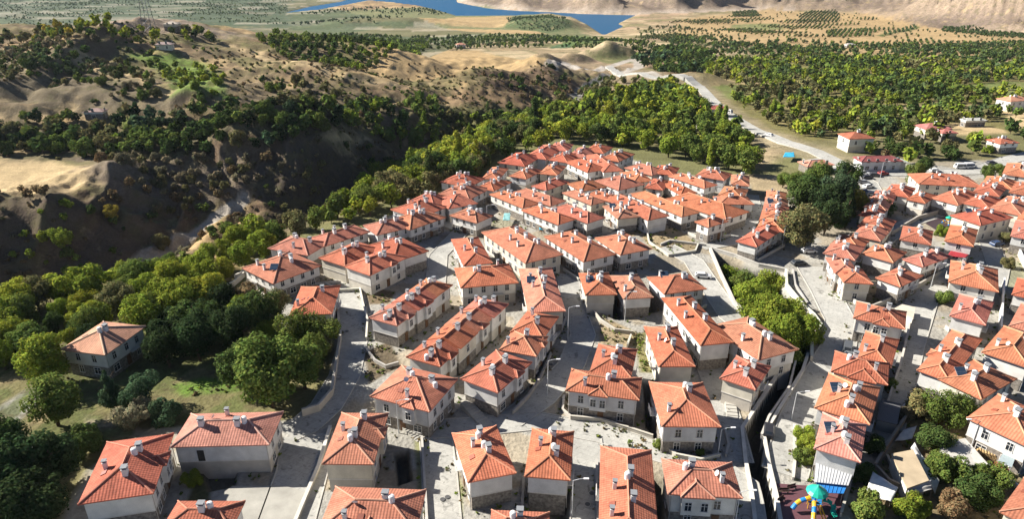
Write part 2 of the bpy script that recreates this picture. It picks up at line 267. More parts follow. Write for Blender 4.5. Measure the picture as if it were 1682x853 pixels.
class MB:
    """collects simple solids, each face with a material slot"""
    def __init__(s): s.v = []; s.f = []; s.m = []
    def face(s, pts, m=0):
        i = len(s.v); s.v += [tuple(p) for p in pts]; s.f.append(tuple(range(i, i + len(pts)))); s.m.append(m)
    def box(s, x0, x1, y0, y1, z0, z1, m=0, T=None):
        c = [(x0, y0, z0), (x1, y0, z0), (x1, y1, z0), (x0, y1, z0), (x0, y0, z1), (x1, y0, z1), (x1, y1, z1), (x0, y1, z1)]
        if T is not None: c = [tuple(T @ Vector(p)) for p in c]
        i = len(s.v); s.v += c
        for q in [(0, 3, 2, 1), (4, 5, 6, 7), (0, 1, 5, 4), (1, 2, 6, 5), (2, 3, 7, 6), (3, 0, 4, 7)]: s.f.append(tuple(i + a for a in q)); s.m.append(m)
        return s
    def tube(s, pts, r, n=8, m=0, caps=True):
        pts = [Vector(p) for p in pts]; rr = r if isinstance(r, (list, tuple)) else [r] * len(pts); rings = []
        for k, p in enumerate(pts):
            d = (pts[min(k + 1, len(pts) - 1)] - pts[max(k - 1, 0)]).normalized(); a = d.cross(Vector((0, 0, 1)))
            if a.length < .05: a = d.cross(Vector((0, 1, 0)))
            a.normalize(); b = d.cross(a); i = len(s.v)
            for q in range(n):
                an = 2 * math.pi * q / n; s.v.append(tuple(p + (a * math.cos(an) + b * math.sin(an)) * rr[k]))
            rings.append(i)
        for k in range(len(rings) - 1):
            for q in range(n): s.f.append((rings[k] + q, rings[k] + (q + 1) % n, rings[k + 1] + (q + 1) % n, rings[k + 1] + q)); s.m.append(m)
        if caps: s.f.append(tuple(rings[0] + q for q in reversed(range(n)))); s.m.append(m); s.f.append(tuple(rings[-1] + q for q in range(n))); s.m.append(m)
        return s
    def lathe(s, prof, n=16, m=0, c=(0, 0)):
        rings = []
        for r, z in prof:
            rings.append(len(s.v))
            for q in range(n): a = 2 * math.pi * q / n; s.v.append((c[0] + r * math.cos(a), c[1] + r * math.sin(a), z))
        for k in range(len(rings) - 1):
            for q in range(n): s.f.append((rings[k] + q, rings[k] + (q + 1) % n, rings[k + 1] + (q + 1) % n, rings[k + 1] + q)); s.m.append(m)
        s.f.append(tuple(rings[-1] + q for q in range(n))); s.m.append(m)
        return s
    def mesh(s, name, mats):
        me = bpy.data.meshes.new(name); me.from_pydata(s.v, [], s.f); me.polygons.foreach_set('material_index', s.m)
        for mm in (mats if isinstance(mats, (list, tuple)) else [mats]): me.materials.append(mm)
        me.update(); return me
def obj(name, me, parent=None, loc=None, rz=0, color=None, scale=None):
    o = bpy.data.objects.new(name, me); C.objects.link(o)
    if loc is not None: o.location = loc
    if rz: o.rotation_euler = (0, 0, rz)
    if scale is not None: o.scale = scale
    if parent is not None: o.parent = parent
    if color is not None: o.color = (*color[:3], 1)
    return o
def tag(o, label=None, cat=None, group=None, kind=None):
    if label: o['label'] = label
    if cat: o['category'] = cat
    if group: o['group'] = group
    if kind: o['kind'] = kind
    return o
def thing(name, label, cat, loc, rz=0, group=None): return tag(obj(name, None, None, loc, rz), label, cat, group)
def part(name, mb, mats, parent, color=None, loc=None, rz=0): return obj(name, mb.mesh(name, mats), parent, loc, rz, color)
ONES = ['', 'first', 'second', 'third', 'fourth', 'fifth', 'sixth', 'seventh', 'eighth', 'ninth', 'tenth', 'eleventh', 'twelfth', 'thirteenth', 'fourteenth', 'fifteenth', 'sixteenth', 'seventeenth', 'eighteenth', 'nineteenth']
TENS = ['', '', 'twenty', 'thirty', 'forty', 'fifty', 'sixty', 'seventy', 'eighty', 'ninety']
ORD = [ONES[n] if n < 20 else (TENS[n // 10][:-1] + 'ieth' if n % 10 == 0 else TENS[n // 10] + '-' + ONES[n % 10]) for n in range(100)]

# ------------------------------------------------------------ the ground: one sheet out to the horizon
TAN, TAN2, SOIL, BROWN, GREEN, LGREEN, DGREEN = (.42, .295, .15), (.50, .375, .21), (.25, .17, .10), (.13, .088, .06), (.085, .12, .035), (.16, .24, .05), (.045, .06, .025)
PAVE, DIRT, YARD, GREY, ROCK = (.35, .335, .295), (.33, .26, .16), (.19, .17, .08), (.33, .30, .26), (.30, .235, .18)
FIELDS = [  # photo outline, cover colour, edge softness in metres
 ([(-60, 262), (80, 262), (150, 272), (165, 290), (110, 318), (40, 322), (-60, 330)], TAN2, 2), ([(-60, 180), (60, 172), (110, 182), (95, 200), (-60, 200)], TAN2, 2),
 ([(-60, 60), (110, 75), (200, 130), (380, 170), (300, 190), (-60, 170)], (.16, .13, .085), 14), ([(380, 130), (560, 140), (700, 165), (620, 200), (420, 190)], (.18, .14, .09), 12), ([(-60, 205), (120, 200), (430, 185), (600, 200), (560, 225), (420, 245), (150, 258), (-60, 258)], (.10, .09, .055), 8), ([(130, 262), (420, 248), (440, 290), (400, 340), (200, 332), (150, 300)], (.17, .135, .10), 6), ([(150, 40), (230, 28), (330, 40), (420, 62), (330, 60), (200, 55)], ROCK, 6),
 ([(115, 75), (180, 100), (240, 130), (285, 150), (270, 160), (190, 125), (110, 90)], TAN2, 4), ([(370, 75), (430, 85), (560, 120), (700, 150), (640, 148), (540, 128), (420, 100)], TAN2, 4),
 ([(215, 88), (270, 82), (330, 100), (365, 130), (360, 155), (290, 152), (270, 120)], LGREEN, 4), ([(190, 196), (255, 196), (245, 212), (200, 212)], (.2, .25, .07), 2),
 ([(610, 110), (700, 84), (780, 82), (880, 90), (900, 105), (830, 112), (700, 132), (640, 130)], TAN, 5), ([(880, 90), (960, 92), (1035, 108), (1060, 128), (980, 118), (920, 112)], (.29, .22, .145), 5),
 ([(985, 118), (1060, 115), (1120, 130), (1060, 150), (1000, 145)], (.29, .23, .15), 4), ([(780, 115), (870, 110), (950, 135), (950, 165), (870, 170), (800, 140)], BROWN, 8),
 ([(560, 150), (640, 140), (780, 140), (900, 165), (920, 185), (820, 195), (700, 165)], SOIL, 8), ([(440, 240), (560, 225), (600, 228), (690, 262), (650, 300), (560, 350), (470, 380), (420, 330)], (.075, .062, .05), 8),  # the knoll flank is painted darker, deepening its shade
 ([(0, 325), (150, 325), (220, 370), (330, 400), (400, 390), (430, 395), (300, 430), (150, 470), (0, 510), (-200, 500), (-200, 330)], (.11, .085, .062), 10),  # ravine slope: dark scrub soil, painted darker to stand for its shade
 ([(290, 415), (335, 380), (395, 340), (412, 335), (350, 400), (310, 425)], TAN, 3), ([(520, 232), (560, 222), (600, 226), (560, 234)], TAN2, 3), ([(700, 232), (800, 225), (780, 246), (700, 255)], GREY, 3),  # paler tan painted along the sunlit spur and knoll rim
 ([(1160, 100), (1400, 92), (1560, 100), (1760, 110), (1760, 230), (1500, 250), (1290, 235), (1200, 180), (1150, 130)], (.17, .155, .06), 8), ([(700, 170), (930, 180), (1130, 135), (1260, 285), (1060, 236), (930, 224), (780, 283)], (.12, .12, .05), 6),
 ([(1220, 215), (1290, 232), (1300, 290), (1240, 312), (1225, 285)], DIRT, 3), ([(1545, 205), (1600, 200), (1655, 215), (1650, 232), (1560, 232)], TAN2, 2), ([(1640, 175), (1760, 175), (1760, 215), (1680, 212)], TAN2, 2),
 ([(1120, 30), (1260, 15), (1420, 22), (1560, 48), (1700, 62), (1700, 95), (1400, 90), (1200, 70), (1100, 55)], TAN, 20),
 ([(1200, 40), (1280, 38), (1290, 48), (1210, 50)], (.20, .22, .09), 5), ([(1440, 58), (1505, 42), (1512, 45), (1450, 60)], GREEN, 3), ([(-200, -40), (520, -40), (470, 8), (500, 30), (560, 52), (400, 44), (-200, 44)], (.07, .105, .065), 30),
 ([(480, 20), (780, 8), (900, 26), (980, 60), (760, 75), (480, 50)], (.17, .19, .09), 10), ([(750, 28), (840, 26), (840, 40), (760, 42), (560, 38)], TAN, 4), ([(620, 45), (860, 48), (900, 56), (700, 60), (560, 55)], TAN, 4),
 ([(840, 28), (905, 23), (940, 40), (900, 54), (830, 45)], (.10, .14, .06), 4), ([(900, 60), (960, 58), (1020, 68), (930, 75)], (.12, .19, .06), 4), ([(905, 74), (935, 72), (940, 78), (905, 79)], (.05, .13, .06), 2),
 ([(0, 12), (50, 14), (60, 20), (0, 20)], (.36, .33, .26), 6), ([(180, 7), (260, 6), (260, 9), (180, 10)], (.34, .32, .26), 5), ([(60, 32), (100, 32), (100, 38), (60, 38)], (.34, .31, .24), 5), ([(470, 35), (520, 32), (530, 40), (480, 42)], (.33, .29, .22), 5),
 ([(300, 17), (420, 15), (420, 22), (300, 21)], (.05, .065, .045), 6), ([(100, 18), (240, 22), (160, 28)], (.06, .085, .05), 6), ([(1340, 180), (1400, 178), (1400, 186), (1340, 188)], DIRT, 3), ([(1460, 172), (1520, 172), (1520, 180), (1460, 180)], DIRT, 3),
]
VFIELDS = [  # in and beside the village (ground at village level)
 ([(-400, 1400), (-400, 500), (385, 472), (470, 545), (548, 560), (548, 650), (480, 690), (250, 705), (140, 775), (100, 860), (60, 1400)], YARD, 1),
 ([(-40, 690), (40, 640), (70, 625), (60, 660), (20, 700), (60, 730), (75, 770), (20, 775), (-40, 740)], PAVE, 1), ([(135, 680), (200, 695), (290, 712), (285, 730), (200, 715), (140, 700)], (.33, .28, .2), 1),
 ([(275, 632), (330, 618), (395, 622), (395, 640), (300, 652)], (.13, .21, .04), 1), ([(1050, 386), (1110, 372), (1145, 400), (1140, 414), (1098, 420), (1068, 408)], DIRT, .5),
 ([(985, 520), (1012, 530), (1062, 555), (1048, 572), (985, 565)], DIRT, .5), ([(1040, 552), (1062, 545), (1082, 614), (1052, 612)], (.24, .22, .10), .5), ([(1415, 465), (1450, 475), (1482, 482), (1440, 502), (1405, 503)], DIRT, .5),
 ([(1308, 700), (1336, 696), (1337, 782), (1308, 790)], (.13, .17, .05), .5), ([(1388, 900), (1412, 800), (1460, 745), (1490, 690), (1540, 648), (1600, 665), (1620, 760), (1700, 790), (1760, 900)], (.23, .18, .10), .6),
 ([(596, 580), (640, 560), (660, 600), (606, 632)], (.15, .12, .08), .5), ([(330, 770), (345, 750), (345, 860), (290, 860)], (.10, .10, .05), .5), ([(1000, 385), (1042, 360), (1060, 378), (1030, 395)], DIRT, .6),
 ([(890, 690), (1010, 700), (1080, 730), (1180, 755), (1175, 765), (1060, 745), (930, 705)], (.27, .25, .14), .5), ([(1330, 230), (1480, 230), (1640, 225), (1640, 262), (1470, 268), (1400, 262)], (.2, .18, .09), 1),
 ([(775, 345), (850, 368), (830, 385), (775, 372)], (.3, .28, .2), .5), ([(596, 470), (650, 480), (640, 500), (606, 500)], (.17, .13, .08), .5), ([(1645, 420), (1700, 440), (1700, 500), (1650, 470)], (.28, .27, .18), .5),
 ([(1225, 285), (1300, 290), (1300, 318), (1240, 330)], DIRT, 1), ([(690, 700), (700, 860), (690, 860), (680, 700)], (.25, .25, .13), .4), ([(735, 745), (760, 800), (758, 870), (742, 870)], (.25, .25, .13), .4),
]
ORCH = hit([(1165, 95), (1480, 98), (1780, 108), (1780, 170), (1640, 190), (1540, 226), (1430, 234), (1300, 228), (1235, 195), (1160, 130)])
NC, rows_py = 640, np.concatenate([np.arange(1100, 140, -1.75), np.arange(140, -30, -1.05)])
ang = PITCH + np.arctan((rows_py - CY) / FP); Yr = (HC + 14) / np.tan(ang); Yr = Yr[Yr > 30]
Yr = np.concatenate([[0, 15, 28], Yr, np.geomspace(Yr[-1] * 1.02, 9000, 34)])
U = np.linspace(-.98, .98, NC); dep = Yr * cp + HC * sp
gx = (U[None, :] * dep[:, None]); gy = np.repeat(Yr[:, None], NC, 1); gz = H(gx, gy)
nr = len(Yr); idx = np.arange(nr * NC).reshape(nr, NC); Q = np.stack([idx[:-1, :-1], idx[:-1, 1:], idx[1:, 1:], idx[1:, :-1]], -1).reshape(-1, 4)
dzx = np.gradient(gz, axis=1) / (np.gradient(gx, axis=1) + 1e-6); dzy = np.gradient(gz, axis=0) / (np.gradient(gy, axis=0) + 1e-6); slope = np.hypot(dzx, dzy)
def lay(col, c, f): return col * (1 - f[..., None]) + np.array(c) * f[..., None]
n1 = fbm(gx / 45, gy / 45, 61, 5); n2 = fbm(gx / 7, gy / 7, 62, 4); n3 = fbm(gx / 130, gy / 110, 63, 4)
col = np.zeros((*gx.shape, 3)) + np.array(TAN)
hill = sstep(950, 650, gy) * sstep(120, -30, gx)
col = lay(col, TAN2, sstep(.5, .66, n3) * (1 - .6 * hill)); col = lay(col, SOIL, sstep(.42, .56, n1 * .6 + n2 * .4)); col = lay(col, (.15, .135, .065), hill * sstep(.43, .55, fbm(gx / 30, gy / 30, 67, 5)) * .75); col = lay(col, (.17, .125, .08), .7 * sstep(.5, .62, fbm(gx / 16, gy / 16, 66, 5)) * sstep(900, 600, gy)); col = lay(col, (.17, .16, .07), .75 * sstep(.52, .64, fbm(gx / 22, gy / 22, 64, 4)) * sstep(1100, 800, gy))
col = lay(col, BROWN, sstep(.38, .8, slope) * .85 * sstep(1100, 800, gy))
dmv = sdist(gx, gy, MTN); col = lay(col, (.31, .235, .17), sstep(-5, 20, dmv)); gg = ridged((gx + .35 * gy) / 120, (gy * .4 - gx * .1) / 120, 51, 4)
col = lay(col, (.165, .125, .10), sstep(-5, 20, dmv) * sstep(.66, .46, gg) * .85); col = lay(col, (.5, .42, .34), sstep(0, 3, dmv) * sstep(40, 16, dmv) * sstep(1200, 1400, gy) * (gx < 700) * .7)  # gullies painted darker to strengthen the shading of the folds
ph, pe = parcel(gx, gy, 95, 42, .25, 200); plain = sstep(620, 760, gy + .35 * np.abs(gx)) * (dmv < 0) * (gx > -80)
for lo_, hi_, c_ in ((.0, .22, (.42, .32, .20)), (.22, .4, (.34, .26, .16)), (.4, .55, (.48, .38, .24)), (.55, .68, (.24, .22, .11)), (.68, .8, (.40, .28, .19)), (.8, 1.01, (.15, .17, .07))): col = lay(col, c_, plain * ((ph >= lo_) & (ph < hi_)) * .8)
col = lay(col, (.17, .16, .08), plain * sstep(5, 2, pe) * .7)
flat_pts = [q for f_ in FIELDS for q in f_[0]]; hits = hit(flat_pts); k = 0
WF = []
for poly, c, e in FIELDS: WF.append((hits[k:k + len(poly)], c, e)); k += len(poly)
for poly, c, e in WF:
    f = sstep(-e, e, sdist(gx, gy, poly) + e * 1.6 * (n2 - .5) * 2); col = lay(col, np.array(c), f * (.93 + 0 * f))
VP = W([(392, 480), (440, 420), (520, 397), (600, 374), (660, 347), (720, 327), (780, 307), (800, 287), (830, 270), (900, 252), (1000, 250), (1060, 270), (1110, 284), (1232, 302), (1240, 322), (1300, 326), (1330, 300), (1388, 286), (1400, 262), (1745, 260), (1790, 420), (1850, 1300), (60, 1300), (60, 900), (140, 770), (250, 700), (470, 690), (440, 540)])
ph, pe = parcel(gx, gy, 85, 38, .1, 230); lp = sstep(640, 760, gy) * (sdist(gx, gy, [(-3000, 600), (-120, 640), (-60, 1200), (-500, 1900), (-600, 4000), (-5000, 4000)]) > -20)
for lo_, hi_, c_ in ((.0, .2, (.10, .13, .07)), (.2, .30, (.22, .21, .15)), (.3, .6, (.065, .095, .05)), (.6, .68, (.30, .28, .21)), (.68, 1.01, (.085, .115, .07))): col = lay(col, c_, lp * ((ph >= lo_) & (ph < hi_)) * .75)
ph, pe = parcel(gx, gy, 62, 34, .5, 260); orc = sstep(-10, 10, sdist(gx, gy, ORCH))
for lo_, hi_, c_ in ((.0, .17, (.36, .28, .15)), (.17, .28, (.17, .21, .065))): col = lay(col, c_, orc * ((ph >= lo_) & (ph < hi_)) * .85)
dv = sdist(gx, gy, VIL); col = lay(col, (.17, .165, .075), sstep(-8, 1, dv)); dv = sdist(gx, gy, VP); col = lay(col, PAVE, sstep(-1, .6, dv + 2 * (n2 - .5)))
col = lay(col, DIRT, sstep(-2, 1, dv) * sstep(.50, .60, fbm(gx / 9, gy / 9, 71, 3)) * .55)
for poly, c, e in VFIELDS:
    d_ = sdist(gx, gy, W(poly)); f = sstep(-e, e, d_ + (n2 - .5) * e); col = lay(col, c, f)
yard = sdist(gx, gy, W(VFIELDS[0][0])) > 2
col = lay(col, (.11, .13, .045), np.where(yard, sstep(.45, .6, fbm(gx / 6, gy / 6, 77, 4)), 0) * .8)
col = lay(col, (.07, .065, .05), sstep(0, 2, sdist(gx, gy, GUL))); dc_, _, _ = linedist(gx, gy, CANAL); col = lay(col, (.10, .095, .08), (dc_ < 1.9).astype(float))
for pw, dp in PITS: col = lay(col, (.12, .11, .085), sstep(-.4, .6, sdist(gx, gy, pw)))  # sunken yards painted dark, adding to the shade between houses
# tracks worn into the slopes
for pts, wd, c in [([(138, 470), (190, 450), (240, 422), (300, 393), (340, 370), (372, 345), (400, 328)], 2.3, (.46, .41, .34)), ([(700, 262), (712, 245), (740, 236), (800, 228)], 2.5, GREY), ([(925, 190), (935, 170), (955, 150), (1000, 122)], 4, (.30, .29, .27)),
                   ([(905, 108), (930, 104), (945, 112), (985, 116), (1030, 100), (1045, 97), (1050, 110), (1025, 118), (1100, 128)], 4.5, (.42, .38, .33))]:
    d_, _, _ = linedist(gx, gy, hit(pts)); col = lay(col, c, sstep(wd * 1.4, wd * .8, d_))
HWc, _, _ = linedist(gx, gy, hit([(1128, 128), (1150, 143), (1190, 185), (1240, 215), (1290, 235)]) + [P(1340, 250), P(1395, 278)]); vg = sstep(15, 7, HWc + 5 * (n2 - .5)) * (gy > 250); col = lay(col, (.30, .25, .16), vg * .8)
wild = sstep(2, -6, sdist(gx, gy, VIL)) * (1 - .75 * sstep(.30, .38, col[..., 0])) * (1 - .6 * lp) * sstep(0, -1, sdist(gx, gy, LAKE))
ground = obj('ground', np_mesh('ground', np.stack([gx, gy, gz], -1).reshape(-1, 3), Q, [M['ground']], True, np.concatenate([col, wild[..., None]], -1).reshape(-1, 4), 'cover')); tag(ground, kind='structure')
wm = MB(); wm.face([(-1500, 900, -54.6), (1600, 900, -54.6), (1600, 7000, -54.6), (-1500, 7000, -54.6)]); tag(obj('lake_water', wm.mesh('lake_water', M['water'])), kind='structure')

# ------------------------------------------------------------ streets as raised concrete sheets, each with its kerbs
def ribbon(pts, wd, z, drape=False, step=2.0):
    out = []
    for i in range(len(pts) - 1):
        a, b2 = Vector(pts[i]), Vector(pts[i + 1]); n = max(1, int((b2 - a).length / step))
        for k in range(n): out.append(a + (b2 - a) * k / n)
    out.append(Vector(pts[-1])); L, Rr = [], []
    for i, p in enumerate(out):
        d = (out[min(i + 3, len(out) - 1)] - out[max(i - 3, 0)]).normalized(); nrm = Vector((-d.y, d.x)); L.append(p + nrm * wd / 2); Rr.append(p - nrm * wd / 2)
    return L, Rr
def street(name, pts, wd, z, kerb=True, drape=False, m='street'):
    L, Rr = ribbon([Vector(P(*p)) if not drape else Vector(p) for p in pts], wd, z); mb = MB()
    def zz(p): return float(H(np.array([p.x]), np.array([p.y]))[0]) + z if drape else z
    zl = [zz(p) for p in L]; zr = [zz(p) for p in Rr]
    if drape: zl = zr = [max(a, b2) + .35 for a, b2 in zip(zl, zr)]
    for i in range(len(L) - 1): mb.face([(*Rr[i], zr[i]), (*Rr[i + 1], zr[i + 1]), (*L[i + 1], zl[i + 1]), (*L[i], zl[i])])
    if drape:
        for A_, zA in ((L, zl), (Rr, zr)):
            for i in range(len(L) - 1): mb.face([(*A_[i], zA[i]), (*A_[i + 1], zA[i + 1]), (*A_[i + 1], zA[i + 1] - 2.5), (*A_[i], zA[i] - 2.5)])
    o = tag(obj(name, mb.mesh(name, M[m])), kind='structure')
    if kerb:
        for side, sg in ((L, 1), (Rr, -1)):
            kb = MB()
            for i in range(len(side) - 1):
                a, b2 = side[i], side[i + 1]; d = (b2 - a).normalized(); nn = Vector((-d.y, d.x)) * .22 * sg
                q = [a, b2, b2 + nn, a + nn]; zt = .115 + z; kb.face([(*p, zt) for p in (q if sg < 0 else q)]); kb.face([(*q[0], 0), (*q[1], 0), (*q[1], zt), (*q[0], zt)]); kb.face([(*q[3], 0), (*q[2], 0), (*q[2], zt), (*q[3], zt)])
            tag(obj('kerb', kb.mesh('kerb', M['concrete']), color=(.50, .48, .43)), kind='structure')
STREETS = [('street', [(562, 458), (580, 505), (580, 560), (566, 618), (536, 668), (500, 700), (470, 712)], 6.2), ('street', [(505, 715), (498, 770), (470, 860)], 8.5),
 ('street', [(715, 712), (722, 780), (728, 880)], 5.6), ('street', [(700, 706), (800, 700), (880, 692), (985, 712), (1080, 742), (1180, 772), (1222, 800), (1232, 880)], 5.2),
 ('street', [(838, 690), (890, 655), (938, 600), (958, 550), (940, 500), (932, 450)], 5.4), ('street', [(962, 720), (968, 800), (966, 880)], 5.4), ('street', [(1095, 405), (1140, 430), (1166, 470), (1200, 520), (1238, 552)], 5.5),
 ('street', [(1330, 438), (1356, 480), (1382, 530), (1376, 575), (1350, 620), (1315, 690), (1288, 780)], 7.0), ('street', [(1586, 430), (1520, 480), (1492, 560), (1470, 640), (1452, 700)], 6.4),
 ('street', [(1150, 560), (1178, 640), (1198, 700), (1212, 760)], 5.0), ('street', [(1540, 352), (1490, 368), (1440, 405)], 4.5), ('street', [(1606, 378), (1625, 400), (1640, 440), (1625, 500)], 5.0), ('street', [(722, 360), (760, 378), (720, 420), (715, 470)], 5.0),
 ('street', [(1232, 320), (1238, 350), (1210, 395), (1150, 405)], 5.5), ('street', [(1400, 285), (1425, 300), (1440, 330)], 7), ('street', [(1330, 262), (1400, 285), (1480, 285), (1600, 282), (1660, 262), (1760, 240)], 7.5)]
for i, (nm, pts, wd) in enumerate(STREETS): street(nm, pts, wd, .02 + .005 * i, kerb=True)
HW = hit([(1128, 128), (1150, 143), (1190, 185), (1240, 215), (1290, 235)]) + [P(1340, 250), P(1395, 278)]
street('valley_road', HW, 7.5, .05, False, True)
HW2 = hit([(1000, 112), (1060, 124), (1128, 130)]); street('valley_road', HW2, 7, .1, False, True)

# ------------------------------------------------------------ houses
ROOFC = [(.40, .145, .088), (.45, .195, .135), (.49, .17, .10), (.46, .175, .11), (.51, .195, .11), (.43, .14, .085), (.48, .195, .13), (.52, .205, .12), (.44, .16, .10)]
WALLC = [(.72, .70, .64), (.68, .67, .64), (.75, .73, .68), (.66, .61, .50), (.64, .64, .63)]
def rect(A, B, Cc, h):
    a, b2, c = Vector(P(*A, h)), Vector(P(*B, h)), Vector(P(*Cc, h)); e1, e2 = b2 - a, c - b2
    if e1.length >= e2.length: u = e1.normalized(); n = Vector((-u.y, u.x)); s = e2.dot(n); L1, L2 = e1.length, abs(s); n = n * (1 if s > 0 else -1)
    else: n = e2.normalized(); u = Vector((n.y, -n.x)); s = e1.dot(u); u = u * (1 if s > 0 else -1); L1, L2 = abs(s), e2.length
    ctr = (a + b2 + c + (a + e2)) / 4 if False else a * .5 + c * .5
    return ctr, u, n, L1, L2
CHIM_CACHE = {}
def chimney(root, x, y, z0, w_, d_, hgt, big):
    key = (w_, d_, hgt)
    if key not in CHIM_CACHE:
        b_ = MB().box(-w_ / 2, w_ / 2, -d_ / 2, d_ / 2, -.9, hgt - .42); b_.box(-w_ / 2 - .05, w_ / 2 + .05, -d_ / 2 - .05, d_ / 2 + .05, hgt - .50, hgt - .40)
        c_ = MB(); s_ = .09
        for sx in (-1, 1):
            for sy in (-1, 1): c_.box(sx * (w_ / 2 - s_) - s_ / 2, sx * (w_ / 2 - s_) + s_ / 2, sy * (d_ / 2 - s_) - s_ / 2, sy * (d_ / 2 - s_) + s_ / 2, hgt - .40, hgt - .14, 1)
        c_.box(-w_ / 2 + .12, w_ / 2 - .12, -d_ / 2 + .12, d_ / 2 - .12, hgt - .40, hgt - .2, 2); c_.box(-w_ / 2 - .1, w_ / 2 + .1, -d_ / 2 - .1, d_ / 2 + .1, hgt - .14, hgt, 0)  # solid dark core stands in for the shaded gap under the cap
        CHIM_CACHE[key] = (b_.mesh('chimney', M['plaster']), c_.mesh('chimney_cap', [M['metal'], M['plaster'], M['dark']]))
    o = obj('chimney', CHIM_CACHE[key][0], root, (x, y, z0), 0, (.80, .78, .74)); obj('chimney_cap', CHIM_CACHE[key][1], o, (0, 0, 0), 0, (.26, .27, .28))
tank_me = MB().lathe([(0.02, 0), (.42, 0), (.45, .08), (.45, 1.15), (.36, 1.3), (.12, 1.38)], 14).mesh('water_tank', M['plastic'])
dish_mb = MB().lathe([(.05, 0), (.25, .05), (.45, .16), (.47, .18), (.24, .07), (.02, .03)], 14); dish_me = dish_mb.mesh('satellite_dish', M['metal'])
hatch_me = MB().box(-.45, .45, -.45, .45, -.2, .12).mesh('roof_hatch', M['metal'])
sp_mb = MB().box(-1, 1, -1.0, 1.0, 0, .08, 0); sp_mb.box(-.96, .96, -.96, -.03, .08, .10, 1); sp_mb.box(-.96, .96, .03, .96, .08, .10, 1); panel_me = sp_mb.mesh('solar_panel', [M['metal'], M['solar']])
def win_mesh(w_, h_):
    f = MB(); t_ = .1
    f.box(-w_ / 2 - t_, w_ / 2 + t_, -.07, .0, h_, h_ + t_).box(-w_ / 2 - t_ - .05, w_ / 2 + t_ + .05, -.14, .0, -t_, 0).box(-w_ / 2 - t_, -w_ / 2, -.07, 0, 0, h_).box(w_ / 2, w_ / 2 + t_, -.07, 0, 0, h_).box(-.035, .035, -.05, 0, 0, h_).box(-w_ / 2, -.035, -.05, 0, h_ * .62, h_ * .62 + .06).box(.035, w_ / 2, -.05, 0, h_ * .62, h_ * .62 + .06)
    p = MB(); p.box(-w_ / 2, w_ / 2, -.02, .02, 0.001, h_ - .001); return f.mesh('window', M['plaster']), p.mesh('pane', M['glass'])
WIN = {'tall': win_mesh(.95, 1.55), 'wide': win_mesh(1.5, 1.4), 'small': win_mesh(.6, .7)}
door_me = MB().box(-.55, .55, -.08, .0, 0, 2.15).box(-.4, .4, -.12, -.08, .2, 1.0).box(-.4, .4, -.12, -.08, 1.15, 1.95).mesh('door', M['wood'])
def place_window(root, kind, x, y, z, rz, far):
    f, p = WIN[kind]; o = obj('window', f, root, (x, y, z), rz, (.72, .70, .66)); obj('pane', p, o)
    return o
